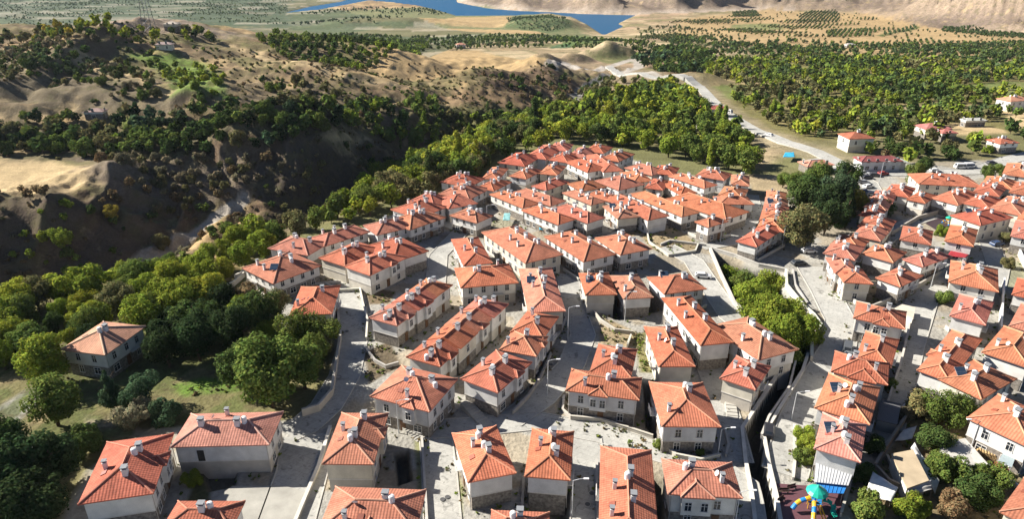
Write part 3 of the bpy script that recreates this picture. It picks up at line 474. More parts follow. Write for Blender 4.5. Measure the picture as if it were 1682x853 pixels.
def house(label, A, B, Cc, h=5.8, cat='house', group=None, hips=(1, 1), bays=(), items=True, dims=None, grow=1.0, roofc=None, near=None, gh=2.7, endwin=False, blank=False, panel=False, nchim=None, pitch=None, base=0.0):
    if dims is None: ctr, u, n, L1, L2 = rect(A, B, Cc, h)
    else: ctr, u, n, L1, L2 = dims
    # local x runs along the ridge (longer side)
    if L1 >= L2: ax, La, Lb = u, L1, L2
    else: ax, La, Lb = n, L2, L1
    if dims is not None: ax, La, Lb = u, L1, L2
    La = max(La, 5.0) * grow; Lb = max(min(Lb, 13.5), 4.6) * grow
    rz = math.atan2(ax.y, ax.x); root = thing('house', label, cat, (ctr.x, ctr.y, base), rz, group)
    dist = math.hypot(ctr.x, ctr.y); near = dist < 215 if near is None else near
    a, b2 = La / 2, Lb / 2; s = pitch or .40; ov = .55 if near else .45; wc = random.choice(WALLC); rc = roofc or random.choice(ROOFC); rc = tuple(c * k_ * random.uniform(.92, 1.06) for c, k_ in zip(rc, (1.02, .97, .95)))
    hip0, hip1 = hips; run = min(b2, a if (hip0 and hip1) else 2 * a) ; rh = s * b2; x0 = -a + (b2 if hip0 else 0); x1 = a - (b2 if hip1 else 0)
    if x0 > x1: x0 = x1 = (x0 + x1) / 2
    o0, o1 = (ov if hip0 else .02), (ov if hip1 else .02)
    # walls: plastered upper storey over a stone or rendered ground floor
    mb = MB().box(-a + o0, a - o1, -b2 + ov, b2 - ov, gh, h); part('upper_wall', mb, M['plaster'], root, wc)
    stone = random.random() < .62; mb = MB().box(-a + o0 + (.1 if hip0 else .01), a - o1 - (.1 if hip1 else .01), -b2 + ov + .12, b2 - ov - .12, -3.6 if near else -1.5, gh)
    part('ground_floor_wall', mb, M['stone'] if stone else M['plaster'], root, (.24, .215, .185) if stone else random.choice([(.50, .46, .40), (.62, .58, .50), wc]))
    if near: part('storey_band', MB().box(-a + o0 - .04, a - o1 + (.04 if hip1 else 0), -b2 + ov - .04, b2 - ov + .04, gh - .13, gh + .07), M['plaster'], root, (.66, .63, .58))
    if not hip0 or not hip1:      # gable triangle
        g = MB()
        for e, xx in ((hip0, -a + .02), (hip1, a - .02)):
            if not e: g.face([(xx, -b2 + ov, h), (xx, b2 - ov, h), (xx, 0, h + rh - .25)])
        part('gable_wall', g, M['plaster'], root, wc)
    # roof
    r = MB(); z0, z1, th = h, h + rh, .2
    E = [(-a, -b2, z0), (a, -b2, z0), (a, b2, z0), (-a, b2, z0)]; R0, R1 = (x0, 0, z1), (x1, 0, z1); sl = math.hypot(b2, rh)
    faces = [([E[0], E[1], R1, R0], [(-a, 0), (a, 0), (x1, sl), (x0, sl)]), ([E[2], E[3], R0, R1], [(a, 0), (-a, 0), (x0, sl), (x1, sl)])]
    if hip0: faces.append(([E[3], E[0], R0], [(b2, 0), (-b2, 0), (0, sl)]))
    if hip1: faces.append(([E[1], E[2], R1], [(-b2, 0), (b2, 0), (0, sl)]))
    uvs = []
    for pts, uvp in faces: r.face([(p[0], p[1], p[2] + th) for p in pts], 0); uvs += uvp
    r.face([E[3], E[2], E[1], E[0]], 1); uvs += [(0, 0)] * 4
    for i in range(4): p, q = E[i], E[(i + 1) % 4]; r.face([p, q, (q[0], q[1], q[2] + th), (p[0], p[1], p[2] + th)], 1); uvs += [(0, 0)] * 4
    if not hip0: r.face([(E[0][0], -b2, z0 + th), (R0[0], 0, z1 + th), (E[3][0], b2, z0 + th)], 1); uvs += [(0, 0)] * 3
    if not hip1: r.face([(E[1][0], -b2, z0 + th), (E[2][0], b2, z0 + th), (R1[0], 0, z1 + th)], 1); uvs += [(0, 0)] * 3
    me = r.mesh('roof', [M['roof'], M['plaster']]); ul = me.uv_layers.new(name='UVMap'); off = random.uniform(0, 40)
    ul.data.foreach_set('uv', [c + off for p in uvs for c in p]); obj('roof', me, root, None, 0, rc); roof = root.children[-1]
    for o_ in root.children:
        if o_.name.startswith('roof'): roof = o_
    if dist < 330:
        rd = .15 if near else .12; rt = MB(); e = .06; top = th + .03
        if x1 - x0 > .3: rt.tube([(x0, 0, z1 + top), (x1, 0, z1 + top)], rd, 5)
        if hip0:
            for q in (E[0], E[3]): rt.tube([(R0[0], R0[1], R0[2] + top), (q[0], q[1], q[2] + top)], rd, 5)
        if hip1:
            for q in (E[1], E[2]): rt.tube([(R1[0], R1[1], R1[2] + top), (q[0], q[1], q[2] + top)], rd, 5)
        part('ridge_tiles', rt, M['concrete'], roof, (min(.8, rc[0] * 1.2), rc[1] * 1.6, rc[2] * 1.7))
    def zr(x, y):
        v = b2 - abs(y)
        if hip0: v = min(v, x + a)
        if hip1: v = min(v, a - x)
        return h + th + s * v
    # which way is the camera?
    cam_l = Matrix.Rotation(-rz, 3, 'Z') @ Vector((-ctr.x, -ctr.y, 0)); sides = []
    for nm, (nx, ny) in {'+x': (1, 0), '-x': (-1, 0), '+y': (0, 1), '-y': (0, -1)}.items():
        if (nx * (cam_l.x - nx * a) + ny * (cam_l.y - ny * b2)) > 1: sides.append(nm)
    # bays: an upper room on brackets with its own small gabled roof
    for (sd_, pos, bw) in bays:
        sd_s = 1 if sd_ == '+' else -1; yb = sd_s * (b2 + .55); xw = pos * a; yin = sd_s * (b2 - ov)
        mb = MB().box(xw - bw / 2 + .3, xw + bw / 2 - .3, min(yin, yb - sd_s * .35), max(yin, yb - sd_s * .35), gh, h + .1); bay = part('bay', mb, M['plaster'], root, wc)
        bl = MB(); hw = bw / 2; rr = s * hw + .05; ybk = sd_s * (b2 - hw); zz0 = h + .02
        p0, p1, p2, p3, p4, p5 = (xw - hw, yb, zz0 + th), (xw + hw, yb, zz0 + th), (xw, yb - sd_s * hw * .9, zz0 + rr + th), (xw, ybk, zz0 + rr + th), (xw - hw, sd_s * (b2 - .05), zz0 + th), (xw + hw, sd_s * (b2 - .05), zz0 + th)
        uvb = []; fs = [([p0, p1, p2], [(-hw, 0), (hw, 0), (0, hw)]), ([p1, p5, p3, p2], [(0, 0), (hw, 0), (1.4 * hw, hw), (hw * .9, hw)]), ([p4, p0, p2, p3], [(hw, 0), (0, 0), (hw * .9, hw), (1.4 * hw, hw)])]
        for pts, uvp in fs:
            if sd_s > 0: pts = pts[::-1]; uvp = uvp[::-1]
            bl.face(pts, 0); uvb += uvp
        for p, q in ((p0, p1), (p1, p5), (p4, p0)): bl.face([(p[0], p[1], p[2] - th), (q[0], q[1], q[2] - th), q, p], 1); uvb += [(0, 0)] * 4
        bl.face([(p[0], p[1], p[2] - th) for p in (p0, p4, p5, p1)], 1); uvb += [(0, 0)] * 4
        me = bl.mesh('bay_roof', [M['roof'], M['plaster']]); ul = me.uv_layers.new(name='UVMap'); ul.data.foreach_set('uv', [c for p in uvb for c in p]); br = obj('bay_roof', me, root, None, 0, rc)
        rt = MB(); [rt.tube([(p[0], p[1], p[2] + .04), (q[0], q[1], q[2] + .04)], .12, 5) for p, q in ((p0, p2), (p1, p2), (p2, p3))]; part('ridge_tiles', rt, M['concrete'], br, (min(.8, rc[0] * 1.2), rc[1] * 1.6, rc[2] * 1.7))
        if sd_ + 'y' in sides:
            for dx in ((-bw / 4 + .05, bw / 4 - .05) if bw > 3 else (0,)): place_window(root, 'tall', xw + dx, yb - sd_s * .35, gh + .9, 0 if sd_s < 0 else math.pi, False)
    # windows and doors on the faces seen
    for nm in sides:
        lng = nm[1] == 'y'; sg = 1 if nm[0] == '+' else -1
        if not lng and not endwin and near: continue
        if lng and blank:
            obj('door', door_me, root, (-.45 * a, (1 if nm[0] == '+' else -1) * (b2 - ov), gh + .1), 0 if nm[0] == '-' else math.pi, (.05, .045, .04)); continue
        if not lng and ((sg < 0 and not hip0) or (sg > 0 and not hip1)): continue
        half = (a if lng else b2) - 1.2; span = 2 * half; nw = max(1, int(span / (2.9 if near else 3.6))) if lng or near else max(1, int(span / 4.5))
        for i in range(nw):
            c = -half + span * (i + .5) / nw + random.uniform(-.2, .2)
            if lng and any(b_[0] == nm[0] and abs(b_[1] * a - c) < b_[2] / 2 + .5 for b_ in bays): upper = False
            else: upper = True
            off = (b2 - ov) if lng else (a - (o0 if sg < 0 else o1)); rot = {'-y': 0, '+y': math.pi, '+x': math.pi / 2, '-x': -math.pi / 2}[nm]
            def at(d_): return (c, sg * (off + d_)) if lng else (sg * (off + d_), c)
            if upper: x_, y_ = at(0); place_window(root, 'tall', x_, y_, gh + .85, rot, not near)
            if near or random.random() < .5:
                x_, y_ = at(-.11)
                if lng and i == nw // 2 and near: obj('door', door_me, root, (x_, y_, .1), rot, (.16, .09, .05))
                else: place_window(root, 'wide' if random.random() < .4 else 'tall', x_, y_, .7, rot, not near)
    if near and len(sides) and any(k_[1] == 'y' for k_ in sides) and La > 9 and not bays and not blank:
        sg = -1 if '-y' in sides else 1; bw = 2.6; xx = random.choice([-.35, .3]) * a; y0_ = sg * (b2 - ov); y1_ = sg * (b2 - ov + 1.0)
        bal = part('balcony', MB().box(xx - bw / 2, xx + bw / 2, min(y0_, y1_), max(y0_, y1_), gh + .08, gh + .22), M['concrete'], root, (.6, .58, .53)); rl = MB()
        for k_ in range(10): px_ = xx - bw / 2 + bw * k_ / 9; rl.box(px_ - .02, px_ + .02, y1_ - .05 * sg - .02, y1_ - .05 * sg + .02, gh + .22, gh + 1.1)
        rl.box(xx - bw / 2, xx + bw / 2, min(y1_, y1_ - .1 * sg), max(y1_, y1_ - .1 * sg), gh + 1.1, gh + 1.17); part('railing', rl, M['metal'], bal, (.75, .73, .7))
    if items:      # chimneys, tanks, hatches, panels
        k_ = nchim if nchim is not None else (2 + (La > 12) + (random.random() < .5)); west = -1 if (Matrix.Rotation(-rz, 3, 'Z') @ Vector((-1, 0, 0))).y < 0 else 1
        sgx = random.choice([-1, 1]); big = (.85, .75, 1.5) if near else (.7, .65, 1.2); xs = [(-.25 + .75 * i / max(1, k_ - 1)) * sgx * a if k_ > 1 else 0 for i in range(k_)]
        for i in range(k_):
            if i % 2 == 0: yy = -west * b2 * random.uniform(.05, .3); d_ = big
            else: yy = west * b2 * random.uniform(.35, .7); d_ = (.55, .55, 1.6) if near else (.5, .5, 1.1)
            x_ = max(-a + 1.2, min(a - 1.2, xs[i])); chimney(root, x_, yy, zr(x_, yy), *d_, True)
            if i % 2 == 0 and random.random() < .75: xt = x_ + random.choice([-1, 1]) * 1.0; yt = yy + west * .5; obj('water_tank', tank_me, root, (xt, yt, zr(xt, yt) - .25), 0, (.80, .79, .77))
        slope_rot = math.atan(s)
        if dist < 330 or random.random() < .4:
            xh, yh = random.uniform(-.3, .3) * a, west * b2 * .55; ho = obj('roof_hatch', hatch_me, root, (xh, yh, zr(xh, yh)), 0, (rc[0] * .6, rc[1] * .5, rc[2] * .5)); ho.rotation_euler = (-slope_rot * (1 if yh > 0 else -1), 0, 0)
        if random.random() < .33: xd = random.uniform(-.5, .5) * a; do = obj('satellite_dish', dish_me, root, (xd, west * b2 * .2, zr(xd, west * b2 * .2) + .45), 0, (.75, .75, .73)); do.rotation_euler = (R(60), 0, random.uniform(0, 6))
        if random.random() < .03: xd, yd = random.uniform(-.4, .4) * a, west * b2 * .5; po = obj('solar_panel', panel_me, root, (xd, yd, zr(xd, yd) + .5), 0, (.25, .26, .28)); po.rotation_euler = (R(30), 0, -rz)
    if panel: po = obj('solar_panel', panel_me, root, (0, west * b2 * .5, zr(0, west * b2 * .5) + .5), 0, (.25, .26, .28)); po.rotation_euler = (R(30), 0, -rz)
    if near:
        sgy = -1 if '-y' in sides else 1
        for xx in ((-a + o0 + .15) if hip0 else None, (a - o1 - .15) if hip1 else None):
            if xx is not None: part('downpipe', MB().tube([(xx, sgy * (b2 - ov + .07), 0), (xx, sgy * (b2 - ov + .07), h - .1)], .055, 6), M['metal'], root, (.45, .42, .38))
    return root
def rowhouses(labels, A, B, Cc, n, h=5.8, group=None, bays=(), step=.35, lateral=.5):
    ctr, u, nn, L1, L2 = rect(A, B, Cc, h)
    ax, lat, La, Lb = (nn, u, L2, L1)      # the row runs from the A-B end towards C
    base0 = ctr - ax * La / 2; gap = .06
    for i in range(n):
        l = La / n; c = base0 + ax * (l * (i + .5)) + lat * (lateral * (i % 2) - lateral / 2); hh = h + step * ((i % 2) * 1.0)
        house(labels[i] if i < len(labels) else labels[-1], None, None, None, hh, 'house', group, (1 if i == 0 else 0, 1 if i == n - 1 else 0), [b_ for k_, b_ in bays if k_ == i], dims=(c, ax, lat, l - gap, Lb), gh=2.7)

G = 'red-roofed village houses'
HOUSES = [
 # nearest rows, photo corners of the eaves: near-left, near-right, far corner behind near-right
 ('lower left corner house whose long side faces the dark yard beside the wooded garden', (132, 826), (250, 815), (283, 718), 6.2, dict(bays=[('-', .1, 3.4)], nchim=3)),
 ('wide house with faded pinkish roof and cream wall above the shaded forecourt', (283, 736), (441, 732), (463, 679), 6.0, dict(roofc=(.52, .25, .19), nchim=3, endwin=True, blank=True)),
 ('house cut by the bottom edge of the photo below the faded pinkish roof', (272, 872), (385, 872), (396, 826), 5.6, dict(nchim=1)),
 ('house with blank shaded end wall right of the sloping forecourt', (530, 763), (613, 764), (637, 682), 6.0, dict(nchim=3, bays=[('-', .2, 3.2)])),
 ('big hipped house at the bottom edge with two valley gables on its roof', (522, 872), (678, 878), (701, 808), 6.0, dict(nchim=2, bays=[('-', 0, 4)])),
 ('house with blank beige end wall, left of the twin pair at the bottom centre', (769, 793), (847, 779), (815, 703), 6.0, dict(nchim=3, roofc=(.60, .22, .13))),
 ('house with blank grey end wall, right of the twin pair at the bottom centre', (862, 785), (936, 789), (942, 711), 6.0, dict(nchim=3)),
 ('roof corner just showing at the bottom edge below the twin pair', (808, 880), (905, 884), (898, 845), 5.2, dict(nchim=1)),
 ('long house running out of the bottom edge, four chimneys along its roof', (984, 900), (1082, 905), (1069, 742), 6.2, dict(nchim=4)),
 ('house with a triangular front gable beside the canal at the bottom edge', (1093, 813), (1213, 820), (1205, 763), 6.2, dict(bays=[('-', -.2, 5)], endwin=True, nchim=2)),
 ('square house with blue shaded roof edge beside the lane and canal', (1088, 703), (1182, 701), (1153, 630), 6.0, dict(endwin=True, nchim=2)),
 ('front half of the L-shaped house with white windows above the curved lane', (930, 643), (1048, 659), (1053, 623), 6.0, dict(bays=[('-', -.1, 3.6)], nchim=2)),
 ('rear wing of the L-shaped house beside the grassy plot', (969, 613), (1036, 620), (1046, 575), 6.2, dict(nchim=3)),
 ('house with long sunlit white side wall beside the grassy plot', (1082, 603), (1141, 603), (1112, 539), 5.8, dict(nchim=3)),
 ('tall narrow house above the dark stairs, left of the gully road', (1150, 568), (1203, 563), (1135, 488), 6.4, dict(nchim=4)),
 ('house with glazed corner rooms jutting over the gully', (1251, 597), (1304, 571), (1224, 519), 5.8, dict(nchim=3, endwin=True)),
 ('small house perched on the canal bank below the glazed corner house', (1184, 621), (1239, 644), (1264, 606), 5.6, dict(nchim=3)),
 ('large hipped house with low blue-white wall standing by the paved junction', (607, 652), (702, 677), (753, 625), 6.2, dict(bays=[('-', .3, 3)], nchim=3, endwin=True)),
 ('house below the long rows whose white end wall faces the stepped path', (757, 624), (818, 646), (873, 597), 6.0, dict(bays=[('-', .2, 2.6)], nchim=3)),
 ('lower roof of the stepped pair facing the shaded lane', (820, 577), (881, 586), (900, 554), 6.0, dict(nchim=2, bays=[('-', .2, 2.4)])),
 ('upper roof of the stepped pair facing the shaded lane', (838, 548), (893, 556), (918, 521), 6.2, dict(nchim=2)),
 ('house with wide cream front on a grey stone base, centre of the village', (760, 473), (848, 465), (833, 436), 6.0, dict(nchim=2, endwin=True)),
 ('half-hidden house with dark red roof left of the long pale block', (763, 438), (806, 430), (784, 391), 5.8, dict(nchim=3)),
 ('long narrow house seen end-on with a straight ridge pointing up the slope', (868, 514), (928, 511), (906, 442), 6.0, dict(nchim=5, roofc=(.60, .25, .16))),
 ('left house of the shaded pair with a dark panel on its roof', (963, 486), (1011, 483), (998, 450), 5.8, dict(nchim=4, panel=True)),
 ('right house of the shaded pair, a long shadow over its eaves', (1025, 491), (1071, 489), (1047, 454), 5.8, dict(nchim=2)),
 ('broad low house beside the road where the white car stands', (1088, 484), (1153, 476), (1132, 450), 5.8, dict(nchim=2)),
 ('long pale block with deep eaves and a glazed end, centre of the village', (862, 431), (921, 418), (850, 373), 6.0, dict(nchim=5, endwin=True)),
 ('middle house of three with sunlit white sides, beside the long pale block', (959, 430), (1007, 417), (944, 380), 6.0, dict(nchim=4, endwin=True)),
 ('right house of three with sunlit white sides, above the shaded yard', (1018, 418), (1069, 410), (1028, 385), 6.0, dict(nchim=3, endwin=True)),
 ('isolated corner house with many windows beside the bare dirt lot', (1140, 366), (1167, 373), (1197, 364), 6.0, dict(nchim=1, endwin=True)),
 ('westernmost house with glazed ground floor beside the tree belt', (401, 441), (449, 465), (525, 438), 5.8, dict(nchim=4, endwin=True)),
 ('small red house half under the garden trees beside the long lane', (480, 510), (542, 526), (556, 479), 5.4, dict(nchim=2)),
 ('left house of the cream trio overlooking the upper lane', (526, 425), (568, 437), (625, 410), 5.8, dict(nchim=3)),
 ('corner house of the cream trio, windows over a grey ground floor', (570, 438), (607, 453), (665, 425), 6.4, dict(nchim=3, bays=[('-', .2, 2.4)])),
 ('right house of the cream trio with a shaded end wall', (640, 428), (707, 416), (660, 393), 5.8, dict(nchim=3)),
 ('lone farmhouse with pale roof among the left garden trees', (106, 572), (168, 588), (234, 541), 5.8, dict(roofc=(.60, .32, .22), nchim=1, endwin=True)),
 # right-hand quarter
 ('house with a row of arched windows above the paved square', (1398, 523), (1481, 541), (1492, 515), 5.8, dict(bays=[('-', .1, 3.4)], nchim=2)),
 ('house right of the dark grey van, uppermost of the column along the right lane', (1404, 594), (1464, 602), (1477, 557), 5.8, dict(nchim=2)),
 ('house with a big triangular gable facing the lane fork', (1362, 611), (1453, 633), (1463, 600), 6.2, dict(bays=[('-', .1, 5)], nchim=2)),
 ('orange roof with a slanted solar collector below the lane fork', (1338, 673), (1428, 697), (1445, 638), 6.0, dict(nchim=3, panel=True)),
 ('house above the playground with a blue panel on its pink roof', (1337, 741), (1413, 758), (1422, 698), 6.0, dict(nchim=3, panel=True, roofc=(.56, .26, .19))),
 ('long house left of the pyramid roof at the end of the wide lane', (1507, 609), (1560, 628), (1612, 560), 5.8, dict(nchim=3, bays=[('+', -.2, 3)])),
 ('pyramid-roofed house with a blank sunlit wall above the dry slope', (1541, 624), (1612, 657), (1669, 624), 5.8, dict(nchim=3)),
 ('house at the right edge just behind the pyramid roof', (1614, 579), (1690, 607), (1722, 562), 5.8, dict(nchim=2)),
 ('white house with four dark windows above the metal-roofed shed', (1590, 688), (1692, 738), (1740, 695), 6.0, dict(bays=[('-', 0, 4)], nchim=2, endwin=True)),
 ('roof in the lower right corner of the photo', (1642, 843), (1712, 876), (1748, 818), 5.8, dict(nchim=1)),
 ('square house with porches, uppermost of the two beside the tall fence', (1560, 467), (1637, 476), (1636, 442), 5.8, dict(nchim=4, endwin=True)),
 ('lower house beside the tall fence with a blank white end', (1559, 522), (1619, 533), (1632, 497), 5.8, dict(nchim=2)),
 ('house cut by the right edge beyond the white yard wall, lower one', (1657, 538), (1722, 553), (1738, 515), 5.8, dict(nchim=2)),
 ('house cut by the right edge beyond the white yard wall, upper one', (1663, 487), (1722, 496), (1728, 470), 5.8, dict(nchim=1)),
 ('tall white house with two rows of windows on the square, upper roof', (1354, 417), (1403, 428), (1418, 408), 5.8, dict(nchim=2, endwin=True)),
 ('tall white house on the square, middle roof', (1374, 453), (1408, 449), (1392, 425), 5.8, dict(nchim=2)),
 ('hipped end house of the white terrace on the square', (1388, 467), (1430, 465), (1414, 443), 5.8, dict(nchim=1, endwin=True)),
 ('white-windowed house in the middle of the wedge between two lanes', (1420, 416), (1463, 434), (1484, 418), 5.8, dict(nchim=2)),
 ('right house of the wedge with a blank sunlit wall', (1482, 428), (1519, 438), (1563, 422), 5.4, dict(nchim=3)),
 ('lowest house of the wedge, long cream wall facing the sun', (1437, 459), (1482, 470), (1517, 453), 5.6, dict(nchim=2)),
 ('cream-walled house between the two upper lanes, left of the lone bush', (1479, 396), (1528, 401), (1531, 380), 5.6, dict(nchim=3)),
 ('cream-walled house right of the lone bush with a red awning below', (1552, 398), (1598, 403), (1605, 378), 5.8, dict(nchim=1, endwin=True)),
 ('house with white fascia at the right edge above the parked blue car', (1661, 388), (1702, 396), (1708, 371), 5.8, dict(nchim=2)),
 ('large house with white-framed windows behind the upper playground', (1563, 355), (1612, 370), (1662, 358), 6.2, dict(nchim=3, endwin=True)),
]
GROUPS = [
 ('stepped terrace along the dark trees, counted from the square upwards', [
  ((1368, 402), (1411, 412), (1424, 397)), ((1403, 387), (1445, 395), (1460, 379)), ((1411, 374), (1458, 379), (1470, 363)), ((1413, 354), (1443, 359), (1456, 344)), ((1420, 342), (1455, 346), (1464, 331)),
  ((1432, 329), (1464, 334), (1471, 320)), ((1453, 320), (1492, 322), (1502, 309))]),
 ('curved terrace beside the yellowish tree, counted from its near end', [
  ((1214, 396), (1244, 404), (1283, 378)), ((1246, 375), (1285, 381), (1292, 366)), ((1250, 363), (1290, 368), (1293, 353)), ((1254, 352), (1291, 356), (1293, 341)), ((1257, 341), (1291, 344), (1292, 330)), ((1260, 330), (1290, 332), (1290, 318))]),
 ('upper right quarter near the main road, counted from the left', [
  ((1492, 328), (1519, 334), (1535, 323)), ((1508, 302), (1598, 307), (1592, 293)), ((1534, 326), (1574, 336), (1610, 322)), ((1584, 335), (1624, 342), (1640, 329)), ((1601, 316), (1640, 322), (1652, 308)),
  ((1615, 305), (1660, 309), (1666, 297)), ((1650, 285), (1692, 293), (1697, 277)), ((1660, 317), (1702, 323), (1708, 307)), ((1629, 342), (1676, 354), (1702, 336)), ((1672, 364), (1712, 371), (1718, 354))]),
 ('outer row against the ravine trees, counted from the left', [
  ((447, 409), (504, 419), (535, 400)), ((508, 394), (541, 402), (606, 381)), ((592, 374), (632, 383), (688, 370)), ((640, 364), (676, 376), (728, 358)), ((645, 346), (690, 356), (732, 340)), ((727, 318), (768, 328), (798, 312)), ((735, 340), (784, 337), (762, 323)),
  ((743, 355), (782, 366), (806, 355)), ((676, 333), (716, 341), (737, 326)), ((730, 300), (772, 307), (790, 294))]),
 ('rearmost row against the valley woods, counted from the left', [
  ((785, 309), (812, 313), (838, 300)), ((794, 293), (818, 295), (832, 279)), ((821, 268), (862, 272), (886, 258)), ((866, 257), (896, 262), (922, 245)), ((903, 246), (930, 249), (939, 239)), ((936, 256), (962, 260), (976, 248)),
  ((962, 248), (990, 252), (1004, 243)), ((989, 261), (1017, 265), (1040, 254)), ((1030, 277), (1070, 288), (1091, 281)), ((1075, 283), (1104, 290), (1112, 279)), ((1150, 290), (1192, 297), (1194, 286)), ((1202, 304), (1229, 305), (1229, 291))]),
 ('second row from the rear, counted from the left', [
  ((838, 290), (866, 293), (890, 281)), ((888, 285), (914, 288), (927, 275)), ((905, 262), (930, 268), (950, 257)), ((933, 268), (966, 283), (992, 277)), ((990, 281), (1020, 280), (990, 257)), ((1040, 299), (1071, 298), (1050, 284)), ((1062, 308), (1087, 313), (1098, 300)),
  ((1118, 320), (1140, 316), (1108, 299)), ((1153, 308), (1174, 304), (1122, 287)), ((1182, 322), (1218, 326), (1226, 313))]),
 ('packed middle of the upper cluster, counted from the left', [
  ((878, 306), (897, 313), (930, 301)), ((930, 304), (962, 313), (998, 307)), ((1017, 312), (1053, 303), (1018, 290)), ((857, 341), (880, 334), (832, 315)), ((900, 337), (925, 330), (868, 312)), ((969, 336), (990, 331), (948, 314)), ((912, 367), (942, 361), (889, 341)),
  ((961, 365), (990, 358), (936, 338)), ((1015, 359), (1047, 356), (1024, 338)), ((1062, 360), (1091, 353), (1024, 322)), ((1118, 355), (1138, 347), (1062, 316)), ((1182, 357), (1226, 349), (1138, 321)), ((1180, 336), (1230, 336), (1228, 325)), ((1010, 334), (1032, 329), (985, 316))]),
]
print('house sizes', end=': ')
for lb, A, B, Cc, h, kw in HOUSES:
    o = house(lb, A, B, Cc, h - (.6 if B[1] < 500 else 0), 'house', None, grow=1.08 if B[1] < 500 else 1.03, **kw)
for k, lst in GROUPS:
    for i, (A, B, Cc) in enumerate(lst): house(f'{ORD[i + 1]} red-roofed house of the {k}', A, B, Cc, 4.8, 'house', G, grow=1.16, gh=2.3)
rowhouses(['lowest house of the three-house row beside the long shaded lane', 'middle house of the three-house row beside the long shaded lane', 'top house of the three-house row beside the long shaded lane'],
          (607, 524), (653, 538), (745, 470), 3, 5.8, None, [(0, ('-', .3, 2.6)), (1, ('-', 0, 3))])
rowhouses(['lowest house of the central diagonal terrace, chimney at its near tip', 'second house of the central diagonal terrace', 'third house of the central diagonal terrace, a tall chimney on its ridge', 'top house of the central diagonal terrace'],
          (667, 590), (726, 604), (835, 502), 4, 5.8, None, [(0, ('-', .3, 3)), (2, ('-', 0, 3))])

# ------------------------------------------------------------ trees
def crown(kind, nq, seed, leaf):
    """leaf quads of one crown in a unit box: radius 1, height 0..1 (scaled later by crown radius and height)"""
    r = np.random.default_rng(seed)
    if kind == 'broad': nl = 26; cc = r.normal(size=(nl, 3)); cc /= np.linalg.norm(cc, axis=1)[:, None]; cc *= (r.random(nl) ** .4)[:, None] * np.array([.74, .74, .33]); cc[:, :2] *= r.uniform(.75, 1.2, (1, 2)); cc[:, 2] += .58 + .06 * np.sin(cc[:, 0] * 4 + seed); lr = r.uniform(.16, .44, nl); vz = .5
    elif kind == 'bush': nl = 20; cc = r.normal(size=(nl, 3)); cc /= np.linalg.norm(cc, axis=1)[:, None]; cc *= (r.random(nl) ** .4)[:, None] * np.array([.85, .85, .34]); cc[:, :2] *= r.uniform(.7, 1.15, (1, 2)); cc[:, 2] += .42; lr = r.uniform(.16, .42, nl); vz = .75
    elif kind == 'poplar': nl = 14; zz = np.linspace(.18, .93, nl); cc = np.stack([r.normal(0, .18, nl), r.normal(0, .18, nl), zz], 1); lr = (1 - np.abs(zz - .42) * 1.25) * .8 + .1; vz = .14
    else: nl = 18; zz = np.linspace(.14, .95, nl); an = r.random(nl) * 6.3; rad = (1 - zz) * .45; cc = np.stack([rad * np.cos(an), rad * np.sin(an), zz], 1); lr = (1 - zz) * .62 + .10; vz = .22
    pick = r.choice(nl, nq, p=lr ** 2 / np.sum(lr ** 2)); d = r.normal(size=(nq, 3)); d /= np.linalg.norm(d, axis=1)[:, None]
    rad = lr[pick] * (r.uniform(.72, 1.06, nq) + .10 * np.sin(d[:, 0] * 7 + seed) * np.sin(d[:, 1] * 6))
    p = cc[pick] + d * rad[:, None] * np.array([1, 1, vz])
    nrm = d * np.array([1, 1, 1.3]) + r.normal(0, .42, (nq, 3)); nrm[:, 2] += .25; nrm /= np.linalg.norm(nrm, axis=1)[:, None]
    t = np.cross(nrm, r.normal(size=(nq, 3))); t /= np.linalg.norm(t, axis=1)[:, None]; bb = np.cross(nrm, t)
    lump_t = r.uniform(.8, 1.2, nl)[pick]; tint = (lump_t * r.uniform(.72, 1.28, nq))[:, None] * np.array([1, 1, 1.]); tint[:, 0] *= r.uniform(.85, 1.25, nq)
    return p, t, bb, tint, leaf * r.uniform(.6, 1.25, nq)
def crown_quads(c, rad, hgt):
    p, t, bb, tint, ls = c; P_ = p * np.array([rad, rad, hgt]); s = ls[:, None] * rad
    q = np.stack([P_ - t * s - bb * s * .7, P_ + t * s - bb * s * .7, P_ + t * s + bb * s * .7, P_ - t * s + bb * s * .7], 1); return q
def crown_mesh(name, c, rad, hgt):
    q = crown_quads(c, rad, hgt); n = len(q); return np_mesh(name, q.reshape(-1, 3), np.arange(4 * n).reshape(n, 4), [M['leaf']], False, np.repeat(c[3], 4, 0))
def trunk_mesh(seed, hgt, r0, limbs=4):
    r = random.Random(seed); mb = MB(); pts = [(0, 0, -.4)]; x = y = 0
    for k in range(4): x += r.uniform(-.05, .05) * hgt; y += r.uniform(-.05, .05) * hgt; pts.append((x, y, hgt * (.18 + .17 * k)))
    mb.tube(pts, [r0 * 1.25, r0, r0 * .8, r0 * .55, r0 * .3], 6)
    for k in range(limbs):
        a = k * 2.4 + r.random(); b0 = Vector(pts[1 + k % 3]); e = b0 + Vector((math.cos(a) * hgt * .26, math.sin(a) * hgt * .26, hgt * .26)); mb.tube([b0, b0.lerp(e, .5) + Vector((0, 0, .03 * hgt)), e], [r0 * .5, r0 * .35, r0 * .15], 5)
    return mb.mesh('trunk', M['bark'])
PROTO = {}
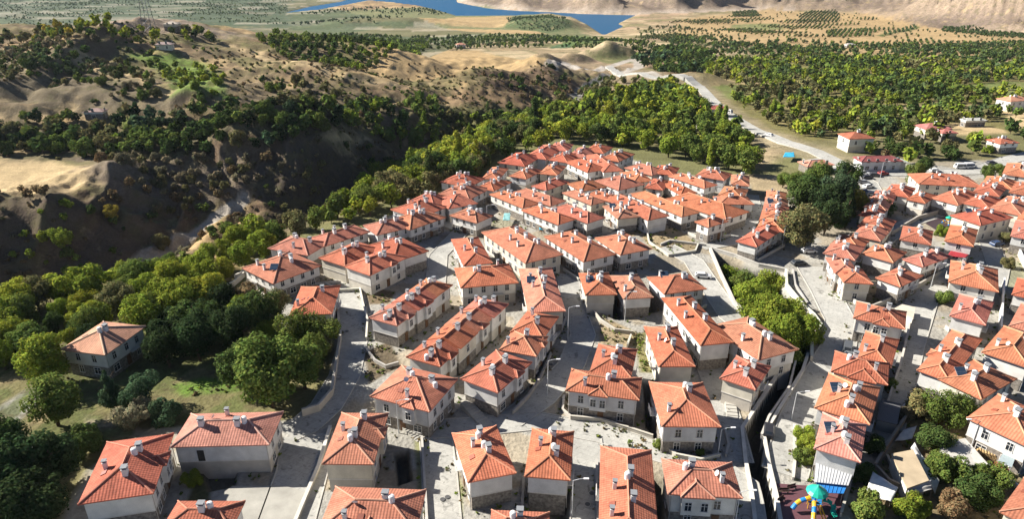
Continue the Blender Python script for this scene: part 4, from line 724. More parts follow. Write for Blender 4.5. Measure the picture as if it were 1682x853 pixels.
for kind, (ra, hh, tr_) in {'broad': (.46, 1, .035), 'bush': (.62, 1, .03), 'poplar': (.16, 1, .022), 'conifer': (.30, 1, .03)}.items():
    for lod, (nq, lf) in {'big': (7500, .036), 'mid': (1900, .062)}.items():
        PROTO[kind, lod] = [(crown_mesh('crown', crown(kind, nq, 100 + 13 * i + len(kind), lf * (1.9 if kind == 'poplar' else 1.25 if kind == 'conifer' else 1)), ra, hh), trunk_mesh(i, 1, tr_)) for i in range(5 if kind == 'broad' else 3)]
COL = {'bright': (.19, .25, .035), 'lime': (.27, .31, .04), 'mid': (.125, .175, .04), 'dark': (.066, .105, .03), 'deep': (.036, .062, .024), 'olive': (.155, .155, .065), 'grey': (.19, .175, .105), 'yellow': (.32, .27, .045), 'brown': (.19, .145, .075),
       'blue': (.065, .11, .055), 'orch': (.085, .125, .05)}
WORD = {'bright': 'bright green', 'lime': 'yellow-green', 'mid': 'mid-green', 'dark': 'dark green', 'deep': 'very dark', 'olive': 'olive', 'grey': 'greyish', 'yellow': 'yellowing', 'brown': 'brownish', 'blue': 'blue-green', 'orch': 'dull green'}
NAME = {'broad': ('broadleaf_tree', 'tree'), 'bush': ('bush', 'bush'), 'poplar': ('poplar_tree', 'tree'), 'conifer': ('conifer_tree', 'tree')}
def tree(kind, x, y, z, hgt, colr, label, group=None, lod='mid', wide=1.0, col=None):
    nm, cat = NAME[kind]; cm, tm = random.choice(PROTO[kind, lod]); o = tag(obj(nm, None, None, (x, y, z)), label, cat, group); rz = random.uniform(0, 6.28); c = col or COL[colr]; j = random.uniform(.85, 1.18)
    cr_ = obj('crown', cm, o, (0, 0, 0), rz, (c[0] * j * random.uniform(.94, 1.08), c[1] * j, c[2] * j), (hgt * wide, hgt * wide, hgt)); obj('trunk', tm, o, (0, 0, 0), rz, None, (hgt,) * 3); return o
def hz(x, y): return float(H(np.array([x]), np.array([y]))[0])
# the largest and nearest trees, one by one: photo point of the foot, height, kind, colour, label
NEAR = [
 (455, 668, 15.5, 'broad', 'mid', 'largest broadleaf tree, spreading over the yard wall by the street'), (398, 640, 10, 'broad', 'dark', 'dark tree pressed against the left flank of the largest tree'), (505, 640, 11, 'broad', 'mid', 'tree behind the yard wall bend, right of the largest tree'),
 (330, 590, 11, 'broad', 'deep', 'near-black tree in the middle of the left garden'), (385, 570, 11, 'broad', 'deep', 'near-black tree behind the largest tree'), (430, 545, 11, 'broad', 'dark', 'dark tree below the small half-hidden house'), (280, 600, 10, 'broad', 'deep', 'shaded tree right of the lone farmhouse'),
 (460, 520, 8, 'broad', 'olive', 'olive tree beside the glazed western house'), (90, 625, 11.5, 'broad', 'bright', 'bright tree at the left of the lone farmhouse'), (95, 700, 11, 'broad', 'mid', 'round tree beside the bend of the pale left track'),
 (185, 665, 8.5, 'conifer', 'blue', 'narrow blue-green tree in front of the lone farmhouse'), (235, 668, 8, 'broad', 'blue', 'blue-green tree right of the narrow one below the farmhouse'), (225, 695, 6, 'bush', 'grey', 'greyish shrub above the dirt path end'), (270, 690, 6, 'bush', 'blue', 'rounded shrub above the faded pinkish roof'),
 (30, 830, 13, 'broad', 'deep', 'huge dark tree filling the lower left corner'), (95, 800, 11, 'broad', 'deep', 'dark tree left of the patched-roof house'), (10, 760, 10, 'broad', 'dark', 'dark tree at the left edge above the corner'), (70, 870, 11, 'broad', 'deep', 'dark crown cut by the bottom edge near the left corner'), (150, 740, 7, 'bush', 'dark', 'dark shrub between path and patched roof'),
 (240, 545, 10, 'broad', 'bright', 'bright tree just behind the lone farmhouse'), (300, 520, 10, 'broad', 'bright', 'bright tree behind the farmhouse, second to its right'), (345, 505, 10, 'broad', 'lime', 'yellow-green tree beside the garden street lamp'), (290, 480, 10, 'broad', 'lime', 'yellow-green tree uphill of the garden lamp'), (240, 500, 9, 'broad', 'bright', 'bright tree left of the yellow-green pair'),
 (200, 520, 9, 'broad', 'olive', 'olive tree above the farmhouse chimney'), (405, 500, 7, 'bush', 'brown', 'brown shrub among the pale rocks'), (495, 575, 10, 'broad', 'mid', 'tree under the small half-hidden house'), (105, 410, 8.5, 'broad', 'bright', 'lone bright tree standing in the black ravine'), (268, 412, 7, 'broad', 'olive', 'round olive tree beside the ravine track'), (187, 362, 6, 'broad', 'yellow', 'lone yellow tree on the dark ravine slope'),
 (1240, 470, 10, 'broad', 'bright', 'uppermost bright tree in the gully'), (1232, 520, 9.5, 'broad', 'bright', 'left bright tree in the middle of the gully'), (1262, 500, 10, 'broad', 'lime', 'yellow-green tree in the middle of the gully'), (1290, 535, 10, 'broad', 'bright', 'right bright tree of the gully'), (1268, 555, 9.5, 'broad', 'bright', 'lower left bright tree of the gully'),
 (1305, 565, 9.5, 'broad', 'mid', 'lowest tree of the gully, above the canal mouth'), (1220, 490, 8, 'broad', 'mid', 'small tree against the left gully wall'), (1215, 458, 9, 'broad', 'mid', 'tree under the top wall of the gully'), (1255, 530, 10, 'broad', 'mid', 'mid-green tree in the lower middle of the gully'), (1300, 505, 9, 'broad', 'bright', 'bright tree against the right gully wall'), (1375, 330, 14, 'conifer', 'blue', 'blue-green conifer rising behind the tall dark grove'), (1345, 362, 13, 'broad', 'deep', 'near-black tree in the heart of the tall dark grove'), (1395, 340, 13, 'conifer', 'dark', 'dark conifer at the right of the tall dark grove'), (1312, 350, 12, 'broad', 'dark', 'dark tree at the left of the tall dark grove'),
 (1200, 440, 8, 'broad', 'bright', 'small bright tree in the upper left corner of the gully'), (1222, 446, 8, 'broad', 'mid', 'small mid-green tree close under the gully top wall'), (1268, 462, 10, 'broad', 'bright', 'bright tree in the upper right corner of the gully'), (1250, 490, 10, 'broad', 'bright', 'rounded bright tree in the upper centre of the gully'), (1280, 510, 11, 'broad', 'bright', 'tallest bright tree in the gully centre'), (1276, 575, 9, 'broad', 'bright', 'bright tree above the glazed corner house'), (1300, 585, 9, 'broad', 'mid', 'mid-green tree at the lower tip of the gully'), (1250, 548, 10, 'broad', 'bright', 'bright tree left of the lower gully centre'), (1325, 560, 9, 'broad', 'bright', 'bright tree in the lower right corner of the gully'), (1290, 560, 11, 'broad', 'bright', 'broad bright tree in the lower gully centre'),
 (1318, 545, 8, 'broad', 'dark', 'dark tree below the white gully wall'),
 (1318, 412, 14, 'broad', 'olive', 'tall olive-yellow tree beside the curved terrace'), (1330, 345, 13, 'broad', 'dark', 'left tree of the tall dark grove'), (1365, 350, 14.5, 'broad', 'blue', 'middle tree of the tall dark grove'), (1385, 375, 14, 'conifer', 'deep', 'near-black conifer in front of the tall dark grove'),
 (1350, 385, 12, 'broad', 'deep', 'near-black tree behind the olive-yellow tree'), (1305, 325, 10, 'broad', 'mid', 'tree at the left foot of the tall dark grove'), (1400, 352, 9, 'broad', 'yellow', 'yellowing tree at the right of the tall dark grove'), (1390, 318, 12, 'broad', 'dark', 'rear tree of the tall dark grove'), (1345, 318, 12, 'broad', 'mid', 'rear left tree of the tall dark grove'),
 (1285, 308, 6.5, 'broad', 'mid', 'small round tree above the curved terrace'), (1495, 303, 9, 'broad', 'mid', 'tree left of the large white-gabled building'), (1515, 290, 8, 'broad', 'dark', 'dark tree behind the large white-gabled building'), (1620, 298, 7, 'broad', 'mid', 'tree right of the large white-gabled building'), (1640, 292, 6, 'broad', 'mid', 'smaller tree at the left of the upper right house'),
 (1545, 700, 7.5, 'broad', 'mid', 'spiky green tree above the unfinished building'), (1520, 690, 6, 'bush', 'olive', 'olive shrub at the foot of the spiky green tree'), (1575, 690, 6, 'broad', 'dark', 'dark tree below the pyramid roof'), (1530, 745, 6, 'broad', 'dark', 'tree left of the metal-roofed shed'), (1545, 790, 5.5, 'bush', 'mid', 'shrub below the metal-roofed shed'),
 (1600, 825, 5.5, 'bush', 'dark', 'dark shrub left of the lower right roof'), (1560, 840, 5, 'bush', 'brown', 'brown shrub behind the white yard at the bottom edge'), (1500, 850, 5, 'bush', 'bright', 'bright shrub at the bottom edge below the tarpaulin'), (1425, 845, 5.5, 'bush', 'mid', 'rounded shrub right of the playground'), (1620, 800, 5, 'bush', 'mid', 'shrub by the crimson bench yard'),
 (1412, 790, 4, 'bush', 'dark', 'shrub beside the turquoise slide wall'), (1438, 742, 4, 'bush', 'dark', 'shrub between the pink roof and the dark wall'), (1543, 388, 4, 'bush', 'bright', 'lone bush between two cream-walled houses'), (1550, 498, 4, 'bush', 'mid', 'bush on the traffic island by the lower porch house'), (1648, 400, 4, 'broad', 'olive', 'olive sapling by the parked blue car'), (1655, 440, 3.5, 'bush', 'olive', 'olive bush along the yard wall'),
 (1450, 355, 6, 'broad', 'dark', 'dark tree inside the stepped terrace'), (1322, 725, 3.5, 'bush', 'bright', 'upper hedge bush beside the pink roof'), (1322, 742, 3.5, 'bush', 'bright', 'middle hedge bush beside the pink roof'), (1320, 762, 3.5, 'bush', 'mid', 'lower hedge bush beside the pink roof'), (885, 480, 2.5, 'bush', 'bright', 'small bush left of the shaded pair'),
 (1480, 690, 3.5, 'bush', 'grey', 'grey shrub beside the dark fence wall'), (1460, 640, 2.5, 'bush', 'mid', 'small bush behind the slanted solar collector'), (320, 795, 3, 'bush', 'bright', 'small bright bush below the wide pinkish house'), (1080, 735, 1.8, 'bush', 'mid', 'low bush under the square house wall'), (1150, 748, 1.6, 'bush', 'mid', 'second low bush under the square house wall'),
]
for (px, py, hgt, kind, cc, lb) in NEAR:
    x, y = P(px, py); z = hz(x, y)
    if (px, py) in ((105, 410), (268, 412), (187, 362)): x, y = hit([(px, py)])[0]; z = hz(x, y)
    tree(kind, x, y, z - .1, hgt, cc, lb, None, 'big', random.uniform(.95, 1.15))
# belts, orchards and scrub: outline in the photo, spacing (m), heights, kinds, colours, clumping, where
REG = [
 ('in the belt beside the ravine', [(-60, 640), (-60, 520), (60, 492), (200, 470), (330, 440), (400, 405), (445, 385), (500, 370), (560, 345), (590, 315), (650, 285), (700, 262), (760, 238), (840, 222), (930, 180), (960, 195), (930, 224), (835, 238), (785, 296), (650, 342), (565, 374), (448, 410), (388, 470), (330, 520), (200, 540), (120, 560), (40, 610)], 6.0, (5, 10), ['broad'] * 8 + ['bush'], ['bright', 'bright', 'lime', 'mid', 'bright', 'olive'], .08),
 ('in the overgrown left garden', [(-60, 900), (-60, 640), (0, 560), (120, 540), (250, 500), (380, 472), (470, 540), (540, 570), (538, 640), (480, 680), (300, 672), (160, 690), (110, 720), (110, 860)], 5.4, (5, 9.5), ['broad', 'broad', 'broad', 'bush'], ['dark', 'deep', 'mid', 'bright', 'mid', 'olive'], .24),
 ('in the wood behind the village', [(660, 292), (700, 262), (780, 236), (860, 205), (935, 192), (960, 180), (1010, 160), (1100, 140), (1150, 150), (1170, 165), (1210, 205), (1232, 240), (1245, 278), (1225, 290), (1140, 276), (1060, 250), (990, 238), (930, 234), (845, 252), (785, 294), (720, 318), (690, 320)], 7.5, (6, 11), ['broad'] * 9 + ['poplar'], ['bright', 'mid', 'mid', 'bright', 'lime', 'dark'], .12),
 ('in the orchard right of the valley road', [(1165, 100), (1290, 95), (1480, 100), (1700, 108), (1780, 112), (1780, 170), (1640, 180), (1630, 200), (1550, 205), (1540, 228), (1430, 235), (1400, 222), (1350, 232), (1300, 228), (1235, 195), (1185, 155), (1160, 130)], 6.6, (3.8, 8.5), ['broad'] * 12 + ['poplar'], ['dark', 'mid', 'orch', 'mid', 'bright', 'bright', 'lime', 'olive'], .2),
 ('between the orchard and the main road', [(1385, 235), (1470, 228), (1560, 232), (1640, 235), (1650, 255), (1590, 270), (1500, 275), (1430, 262)], 9, (4, 8), ['broad', 'broad', 'bush'], ['mid', 'olive', 'dark', 'bright', 'brown'], .35),
 ('near the right edge above the main road', [(1600, 200), (1640, 205), (1660, 240), (1700, 245), (1700, 180), (1660, 172)], 10, (5, 8), ['broad'], ['mid', 'dark'], .4),
 ('in the plantation on the left hilltop', [(415, 66), (560, 64), (705, 72), (700, 82), (640, 98), (560, 112), (470, 98)], 7.5, (4, 7), ['broad'], ['dark', 'mid', 'mid', 'bright'], .1),
 ('in the bright terraced plot on the left hillside', [(215, 88), (270, 82), (330, 100), (370, 130), (360, 158), (290, 155), (265, 120)], 7, (2.5, 5), ['bush', 'broad'], ['bright', 'lime', 'bright', 'mid'], .35),
 ('along the crest of the left hill', [(-60, 44), (130, 46), (220, 48), (330, 56), (385, 66), (380, 76), (240, 74), (100, 66), (-60, 60)], 9, (4, 8), ['broad'], ['yellow', 'mid', 'olive', 'dark', 'lime'], .25),
 ('scattered over the left hillside', [(-60, 60), (100, 66), (215, 78), (215, 110), (265, 150), (350, 160), (380, 170), (300, 185), (100, 180), (-60, 178)], 6, (2.5, 5.5), ['broad', 'bush', 'bush'], ['dark', 'olive', 'mid', 'grey', 'orch'], .42),
 ('on the slope below the hilltop plantation', [(470, 128), (560, 130), (640, 150), (700, 160), (720, 185), (640, 190), (540, 175), (440, 150), (400, 120)], 9.5, (3, 6.5), ['broad', 'bush'], ['mid', 'bright', 'dark', 'olive'], .42),
 ('in the green fold of the middle hills', [(580, 185), (640, 170), (700, 165), (740, 195), (780, 215), (740, 240), (690, 232), (600, 222), (560, 215)], 7.5, (5, 9), ['broad'], ['mid', 'dark', 'bright', 'mid'], .15),
 ('on the plateau edge left of the ravine', [(-60, 205), (100, 196), (300, 186), (420, 182), (520, 180), (590, 190), (560, 222), (480, 238), (400, 250), (280, 258), (150, 258), (-60, 250)], 5.4, (4.5, 8.5), ['broad', 'broad', 'bush'], ['dark', 'mid', 'deep', 'olive', 'blue', 'bright'], .1),
 ('on the scrubby rim of the ravine', [(140, 262), (300, 262), (430, 245), (450, 270), (430, 320), (400, 345), (300, 345), (180, 330), (-60, 340), (-60, 322), (110, 318), (160, 290)], 4.8, (2.5, 5.2), ['bush', 'bush', 'broad'], ['grey', 'olive', 'grey', 'brown', 'olive', 'dark'], .25),
 ('on the shaded slope of the ravine', [(-60, 345), (180, 338), (330, 350), (420, 335), (440, 290), (480, 250), (600, 240), (680, 270), (620, 310), (540, 350), (430, 395), (300, 428), (150, 465), (-60, 510)], 5.2, (1.6, 4.6), ['bush', 'bush', 'broad'], ['olive', 'grey', 'dark', 'mid', 'brown', 'bright'], .4),
 ('in the wooded hollow left of the side stream', [(600, 222), (700, 185), (780, 190), (860, 178), (925, 165), (930, 182), (850, 205), (770, 232), (690, 262), (640, 240)], 6.5, (4, 8.5), ['broad'] * 6 + ['bush', 'poplar'], ['dark', 'mid', 'bright', 'mid', 'olive'], .15),
 ('in the parcels of the eastern plain', [(1040, 58), (1100, 36), (1240, 22), (1400, 20), (1550, 52), (1760, 72), (1760, 104), (1400, 92), (1180, 84), (1060, 80)], 8.5, (3, 5), ['broad'], ['orch', 'mid', 'olive', 'orch'], .01),
 ('in the far green strip below the reservoir', [(560, 56), (700, 62), (900, 60), (1010, 66), (1100, 78), (1090, 86), (900, 78), (760, 84), (640, 76), (560, 66)], 9, (3.5, 6), ['broad'], ['orch', 'mid', 'dark'], .3),
 ('in the wooded side valley', [(1040, 85), (1100, 82), (1170, 88), (1165, 115), (1130, 125), (1060, 112), (1040, 100)], 8, (5, 9), ['broad'], ['dark', 'mid', 'dark', 'blue'], .12),
 ('beside the quarry road', [(940, 150), (985, 128), (1060, 130), (1010, 150), (960, 172)], 8.5, (4, 7), ['broad', 'bush'], ['mid', 'dark', 'olive'], .4), ('around the dark quarry pits', [(780, 120), (860, 112), (940, 130), (940, 160), (860, 168), (800, 140)], 10, (3, 6), ['bush', 'broad'], ['dark', 'brown', 'olive'], .45),
 ('in the hedgerows of the dry plain', [(1100, 62), (1230, 66), (1400, 74), (1560, 78), (1760, 92), (1760, 106), (1400, 98), (1170, 92), (1100, 80)], 9, (4, 7), ['broad'], ['orch', 'mid', 'orch', 'dark'], .38),
 ('in a small orchard block on the dry plain', [(1202, 20), (1240, 17), (1250, 27), (1205, 28)], 8, (3.5, 5), ['broad'], ['orch'], 0), ('in a second orchard block on the dry plain', [(1330, 18), (1375, 16), (1380, 30), (1375, 37), (1310, 40), (1312, 28)], 8, (3.5, 5), ['broad'], ['orch', 'dark'], 0),
 ('in the middle orchard block on the dry plain', [(1357, 52), (1390, 49), (1441, 51), (1432, 60), (1360, 61)], 7.5, (3.5, 5), ['broad'], ['orch', 'mid'], 0), ('in the long orchard strip on the dry plain', [(1395, 70), (1450, 72), (1510, 72), (1500, 78), (1400, 79)], 7.5, (3.5, 5), ['broad'], ['orch', 'mid'], 0),
 ('in the slanting hedge row', [(1448, 56), (1500, 42), (1508, 44), (1460, 60)], 8, (3.5, 5), ['broad'], ['orch'], 0), ('in the eastern orchards of the plain', [(1505, 82), (1560, 72), (1700, 68), (1760, 76), (1760, 100), (1640, 98), (1600, 88)], 8, (3.5, 5.5), ['broad'], ['orch', 'mid', 'dark'], .06), ('at the foot of the right mountain', [(1550, 44), (1620, 50), (1760, 62), (1760, 68), (1620, 60), (1545, 52)], 8.5, (3.5, 5.5), ['broad'], ['orch', 'dark'], .05),
 ('on the peninsula beyond the left hill', [(480, 24), (600, 12), (700, 14), (745, 26), (620, 40), (480, 42)], 13, (4, 6), ['broad'], ['orch', 'blue', 'dark'], .3), ('on the terraced bluff by the water', [(830, 30), (905, 24), (935, 38), (900, 52), (845, 44)], 9, (3, 4.5), ['broad'], ['orch'], .1),
 ('on the far irrigated plain', [(-60, -20), (300, -20), (520, -20), (470, 8), (480, 40), (330, 36), (230, 26), (100, 40), (-60, 42)], 11, (2.6, 4.6), ['broad'], ['orch', 'blue', 'mid', 'orch'], .34),
 ('dotted over the dry hills', [(-60, 70), (380, 80), (620, 100), (900, 100), (940, 165), (760, 230), (600, 215), (420, 245), (100, 262), (-60, 262)], 4.4, (.8, 2.2), ['bush'], ['olive', 'grey', 'brown', 'olive', 'dark', 'mid'], .5),
 ('dotted over the ravine banks', [(-60, 340), (180, 330), (420, 262), (600, 228), (690, 262), (620, 315), (430, 398), (150, 470), (-60, 510)], 3.4, (.6, 1.8), ['bush'], ['olive', 'grey', 'brown', 'brown'], .45),
 ('on the dry slope above the far shore fields', [(1040, 50), (1120, 40), (1200, 60), (1100, 75)], 13, (3.5, 6), ['broad'], ['orch', 'olive'], .5),
]
CAND = []
trk = np.array([tuple(v) for v in ribbon([Vector(p) for p in hit([(138, 470), (190, 450), (240, 422), (300, 393), (340, 370), (372, 345), (400, 328)])], 1, 0)[0]])
NOGO = [(sdist, o) for o in ()]
roadpts = [np.array(ribbon([Vector(p) for p in HW], 7.5, 0)[0])[:, :2], np.array(ribbon([Vector(p) for p in HW], 7.5, 0)[1])[:, :2], np.array(ribbon([Vector(p) for p in HW2], 7, 0)[0])[:, :2]]
house_xy = np.array([(o.location.x, o.location.y) for o in C.objects if o.parent is None and o.name.startswith('house')])
near_xy = np.array([P(t_[0], t_[1]) for t_ in NEAR])
for where, poly, spc, (h0, h1), kinds, cols, gap in REG:
    wp = np.array(hit(poly)); x0, y0 = wp.min(0); x1, y1 = wp.max(0); nx, ny = int((x1 - x0) / spc) + 1, int((y1 - y0) / spc) + 1
    ix, iy = np.meshgrid(np.arange(nx), np.arange(ny)); jit = .38 if gap > .02 else .08
    X = (x0 + (ix + .5 + .5 * (iy % 2) + rng.uniform(-jit, jit, ix.shape)) * spc).ravel(); Y = (y0 + (iy + .5 + rng.uniform(-jit, jit, ix.shape)) * spc).ravel()
    k = inside(X, Y, [tuple(p) for p in wp]); X, Y = X[k], Y[k]
    if gap > .05:
        nn = fbm(X / 26, Y / 26, 91, 3) * .7 + rng.random(len(X)) * .3; thr = np.quantile(nn, gap) if len(nn) else 0; k = nn > thr; X, Y = X[k], Y[k]
    if 'parcels' in where or 'irrigated' in where:
        hh_, ee_ = parcel(X, Y, *((95, 42, .25, 200) if 'parcels' in where else (85, 38, .1, 230))); kk = (hh_ > .74) | (ee_ < 3.5) & (rng.random(len(X)) < .35) if 'parcels' in where else ((hh_ > .34) & (hh_ < .6)) | (hh_ > .82) | (rng.random(len(X)) < .12); X, Y = X[kk], Y[kk]
    if 'orchard right' in where: hh_, ee_ = parcel(X, Y, 62, 34, .5, 260); kk = (hh_ > .28) | (ee_ < 2.6) & (rng.random(len(X)) < .5) | (rng.random(len(X)) < .05); X, Y = X[kk], Y[kk]
    Z = H(X, Y); k = (Z > -53.2) & (sdist(X, Y, GUL) < -1)
    for rp in roadpts: k &= np.min(np.hypot(X[:, None] - rp[None, :, 0], Y[:, None] - rp[None, :, 1]), 1) > 10
    k &= np.min(np.hypot(X[:, None] - house_xy[None, :, 0], Y[:, None] - house_xy[None, :, 1]), 1) > 8.5
    k &= np.min(np.hypot(X[:, None] - near_xy[None, :, 0], Y[:, None] - near_xy[None, :, 1]), 1) > 5
    if 'ravine' in where: k &= np.min(np.hypot(X[:, None] - trk[None, :, 0], Y[:, None] - trk[None, :, 1]), 1) > 3.4
    if 'left garden' in where:
        for a_ in (VFIELDS[1][0], VFIELDS[2][0], [(262, 618), (400, 608), (415, 700), (262, 700)], [(-60, 635), (70, 605), (85, 700), (60, 770), (-60, 770)], [(130, 672), (300, 700), (300, 740), (140, 730)], [(112, 590), (240, 565), (262, 655), (120, 665)]): k &= sdist(X, Y, W(a_)) < -1.5
    for x, y, z in zip(X[k], Y[k], Z[k]):
        kd = random.choice(kinds); ci = min(len(cols) - 1, int(max(0, (float(fbm(np.array([x / 34]), np.array([y / 34]), 120, 2)[0]) - .25) / .5 + random.uniform(-.3, .3)) * len(cols))); hh = random.uniform(h0, h1) * (1.5 if kd == 'poplar' else 1); px, py = project(x, y, z); dist = math.hypot(y, HC - z, x)
        CAND.append([hh / dist * (1 if (-60 < px < 1740 and -20 < py < 900) else .05), kd, x, y, z, hh, cols[ci], where, px])
CAND.sort(key=lambda c: -c[0]); used = {k_: 0 for k_ in NAME}; LIM = {'broad': 235, 'bush': 240, 'poplar': 40, 'conifer': 0}; single, mass = [], []
for c in CAND:
    if used[c[1]] < LIM[c[1]]: used[c[1]] += 1; single.append(c)
    else: mass.append(c)
from collections import defaultdict
bins = defaultdict(list)
for c in single: bins[(c[7], c[1], c[6])].append(c)
for (where, kd, cc), lst in bins.items():
    lst.sort(key=lambda c: c[8]); noun = {'broad': 'tree', 'bush': 'bush', 'poplar': 'poplar', 'conifer': 'conifer'}[kd]
    for i, c in enumerate(lst):
        lb = f'lone {WORD[cc]} {noun} {where}' if len(lst) == 1 else f'{ORD[i + 1]} {WORD[cc]} {noun} from the left {where}'
        tree(kd, c[2], c[3], c[4] - .15, c[5], cc, lb, f'{WORD[cc]} {noun} {where}', 'big' if c[3] < 190 else 'mid', random.uniform(.9, 1.12))
# the remaining trees of the woods, orchards and scrub: real crowns and trunks, one object per kind
LOD = [(crown('broad', 220, 3, .17), 220), (crown('broad', 70, 4, .27), 70), (crown('broad', 26, 5, .40), 26)]
LODS = {k_: [[crown(k_, n_, s_ * 5 + 1, lf) for s_ in range(6)] for n_, lf in ((240, .16), (84, .25), (32, .38))] for k_ in ('broad', 'bush', 'poplar')}
RA = {'broad': .46, 'bush': .62, 'poplar': .16}
for kd in ('broad', 'bush', 'poplar'):
    vs, ts = [], []; tv, tq = [], []; nt_ = 0
    for c in mass:
        if c[1] != kd: continue
        dist = math.hypot(c[3], HC - c[4], c[2]); l_ = 0 if dist < 330 else (1 if dist < 680 else 2); cr_ = LODS[kd][l_][random.randrange(6)]
        q = crown_quads(cr_, RA[kd] * c[5] * random.uniform(.9, 1.15), c[5]); a = random.uniform(0, 6.28); ca, sa = math.cos(a), math.sin(a)
        X = q[..., 0] * ca - q[..., 1] * sa + c[2]; Y = q[..., 0] * sa + q[..., 1] * ca + c[3]; Z = q[..., 2] + c[4] - .15
        vs.append(np.stack([X, Y, Z], -1).reshape(-1, 3)); j = random.uniform(.8, 1.2); ts.append(np.repeat(cr_[3], 4, 0) * np.array(COL[c[6]]) * j)
        if dist < 700:
            r_ = .03 * c[5]
            base = np.array([(r_, 0, -.5), (-.5 * r_, .87 * r_, -.5), (-.5 * r_, -.87 * r_, -.5), (.4 * r_, 0, .5 * c[5]), (-.2 * r_, .35 * r_, .5 * c[5]), (-.2 * r_, -.35 * r_, .5 * c[5])]) + np.array([c[2], c[3], c[4]])
            tv.append(base); tq += [(nt_, nt_ + 1, nt_ + 4, nt_ + 3), (nt_ + 1, nt_ + 2, nt_ + 5, nt_ + 4), (nt_ + 2, nt_, nt_ + 3, nt_ + 5)]; nt_ += 6
    if not vs: continue
    V_ = np.concatenate(vs); T_ = np.concatenate(ts); nm = {'broad': 'distant_woodland', 'bush': 'distant_scrub', 'poplar': 'distant_poplars'}[kd]
    lb = {'broad': 'remaining green trees of the valley woods, orchards and far plain', 'bush': 'remaining low scrub on the dry hillsides and ravine', 'poplar': 'remaining slender poplars standing in the valley woods'}[kd]
    n_ = len(V_) // 4; Q_ = np.arange(4 * n_).reshape(n_, 4); mi = np.zeros(n_, int)
    if tv: TV = np.concatenate(tv); Q_ = np.concatenate([Q_, np.array(tq) + len(V_)]); V_ = np.concatenate([V_, TV]); T_ = np.concatenate([T_, np.ones((len(TV), 3))]); mi = np.concatenate([mi, np.ones(len(tq), int)])
    tag(obj(nm, np_mesh(nm, V_, Q_, [M['leaf'], M['bark']], False, T_, 'tint', mi)), lb, 'trees' if kd != 'bush' else 'bushes', None, 'stuff'); print(nm, n_, 'leaf faces', len(vs), 'trees')

# ------------------------------------------------------------ walls and fences of the village
def wall(label, pts, h=1.2, t=.3, col=(.52, .49, .43), z0=-.3, m='concrete', name='retaining_wall', cap=True, zt=None):
    w_ = [Vector(P(*p)) for p in pts]; mb = MB(); cb = MB(); c0 = w_[0]
    L, R_ = [], []
    for i, p in enumerate(w_):
        d = (w_[min(i + 1, len(w_) - 1)] - w_[max(i - 1, 0)]).normalized(); n = Vector((-d.y, d.x)); L.append(p + n * t / 2 - c0); R_.append(p - n * t / 2 - c0)
    for i in range(len(w_) - 1):
        a, b2, c, d = R_[i], R_[i + 1], L[i + 1], L[i]
        for f in ([(*a, z0), (*b2, z0), (*b2, h), (*a, h)], [(*c, z0), (*d, z0), (*d, h), (*c, h)], [(*a, h), (*b2, h), (*c, h), (*d, h)]): mb.face(f)
        dr = (b2 - a).normalized(); e = Vector((-dr.y, dr.x)) * .07
        if cap:
            q = [a - e, b2 - e, c + e, d + e]; cb.face([(*p, h + .09) for p in q]); cb.face([(*q[0], h + .01), (*q[1], h + .01), (*q[1], h + .09), (*q[0], h + .09)]); cb.face([(*q[2], h + .01), (*q[3], h + .01), (*q[3], h + .09), (*q[2], h + .09)])
    for k in (0, -1): mb.face([(*L[k], z0), (*R_[k], z0), (*R_[k], h), (*L[k], h)])
    root = thing(name, label, 'wall', (c0.x, c0.y, 0)); part('wall_body', mb, M[m], root, col)
    if cap: part('coping', cb, M['concrete'], root, tuple(min(.7, c * 1.2) for c in col))
    return root
wall('low cream wall bending round the left garden beside the long lane', [(556, 520), (560, 555), (552, 610), (546, 650), (524, 676), (497, 684)], 1.5, .4, (.55, .50, .42))
wall('tall concrete wall edging the sloping forecourt at the bottom', [(543, 705), (524, 770), (505, 815), (478, 880)], .7, .45, (.55, .52, .46), -2)
wall('wall with dark face along the left rim of the gully', [(1166, 412), (1184, 455), (1205, 500), (1243, 536), (1298, 581)], 1.0, .5, (.50, .47, .42), -6)
wall('tall cream wall along the right rim of the gully', [(1290, 449), (1291, 474), (1314, 503), (1336, 524), (1347, 540), (1332, 570), (1332, 594)], 1.3, .5, (.62, .58, .49), -6)
wall('short wall closing the top of the gully', [(1166, 411), (1206, 423), (1246, 439), (1288, 447)], 1.0, .45, (.42, .40, .36), -5)
def offs(pts, d):
    q = [Vector(p) for p in pts]; o = []
    for i, p in enumerate(q): t_ = (q[min(i + 1, len(q) - 1)] - q[max(i - 1, 0)]).normalized(); o.append(p + Vector((-t_.y, t_.x)) * d)
    return o
def wall_w(label, pts, h, t, col, z0):
    return wall(label, [project(p.x, p.y, 0) for p in pts], h, t, col, z0)
wall_w('right concrete lining wall of the stream canal', offs(CANAL, 1.9), .55, .5, (.56, .53, .47), -6.2)
wall_w('left concrete lining wall of the stream canal', offs(CANAL, -1.9), .55, .5, (.56, .53, .47), -6.2)
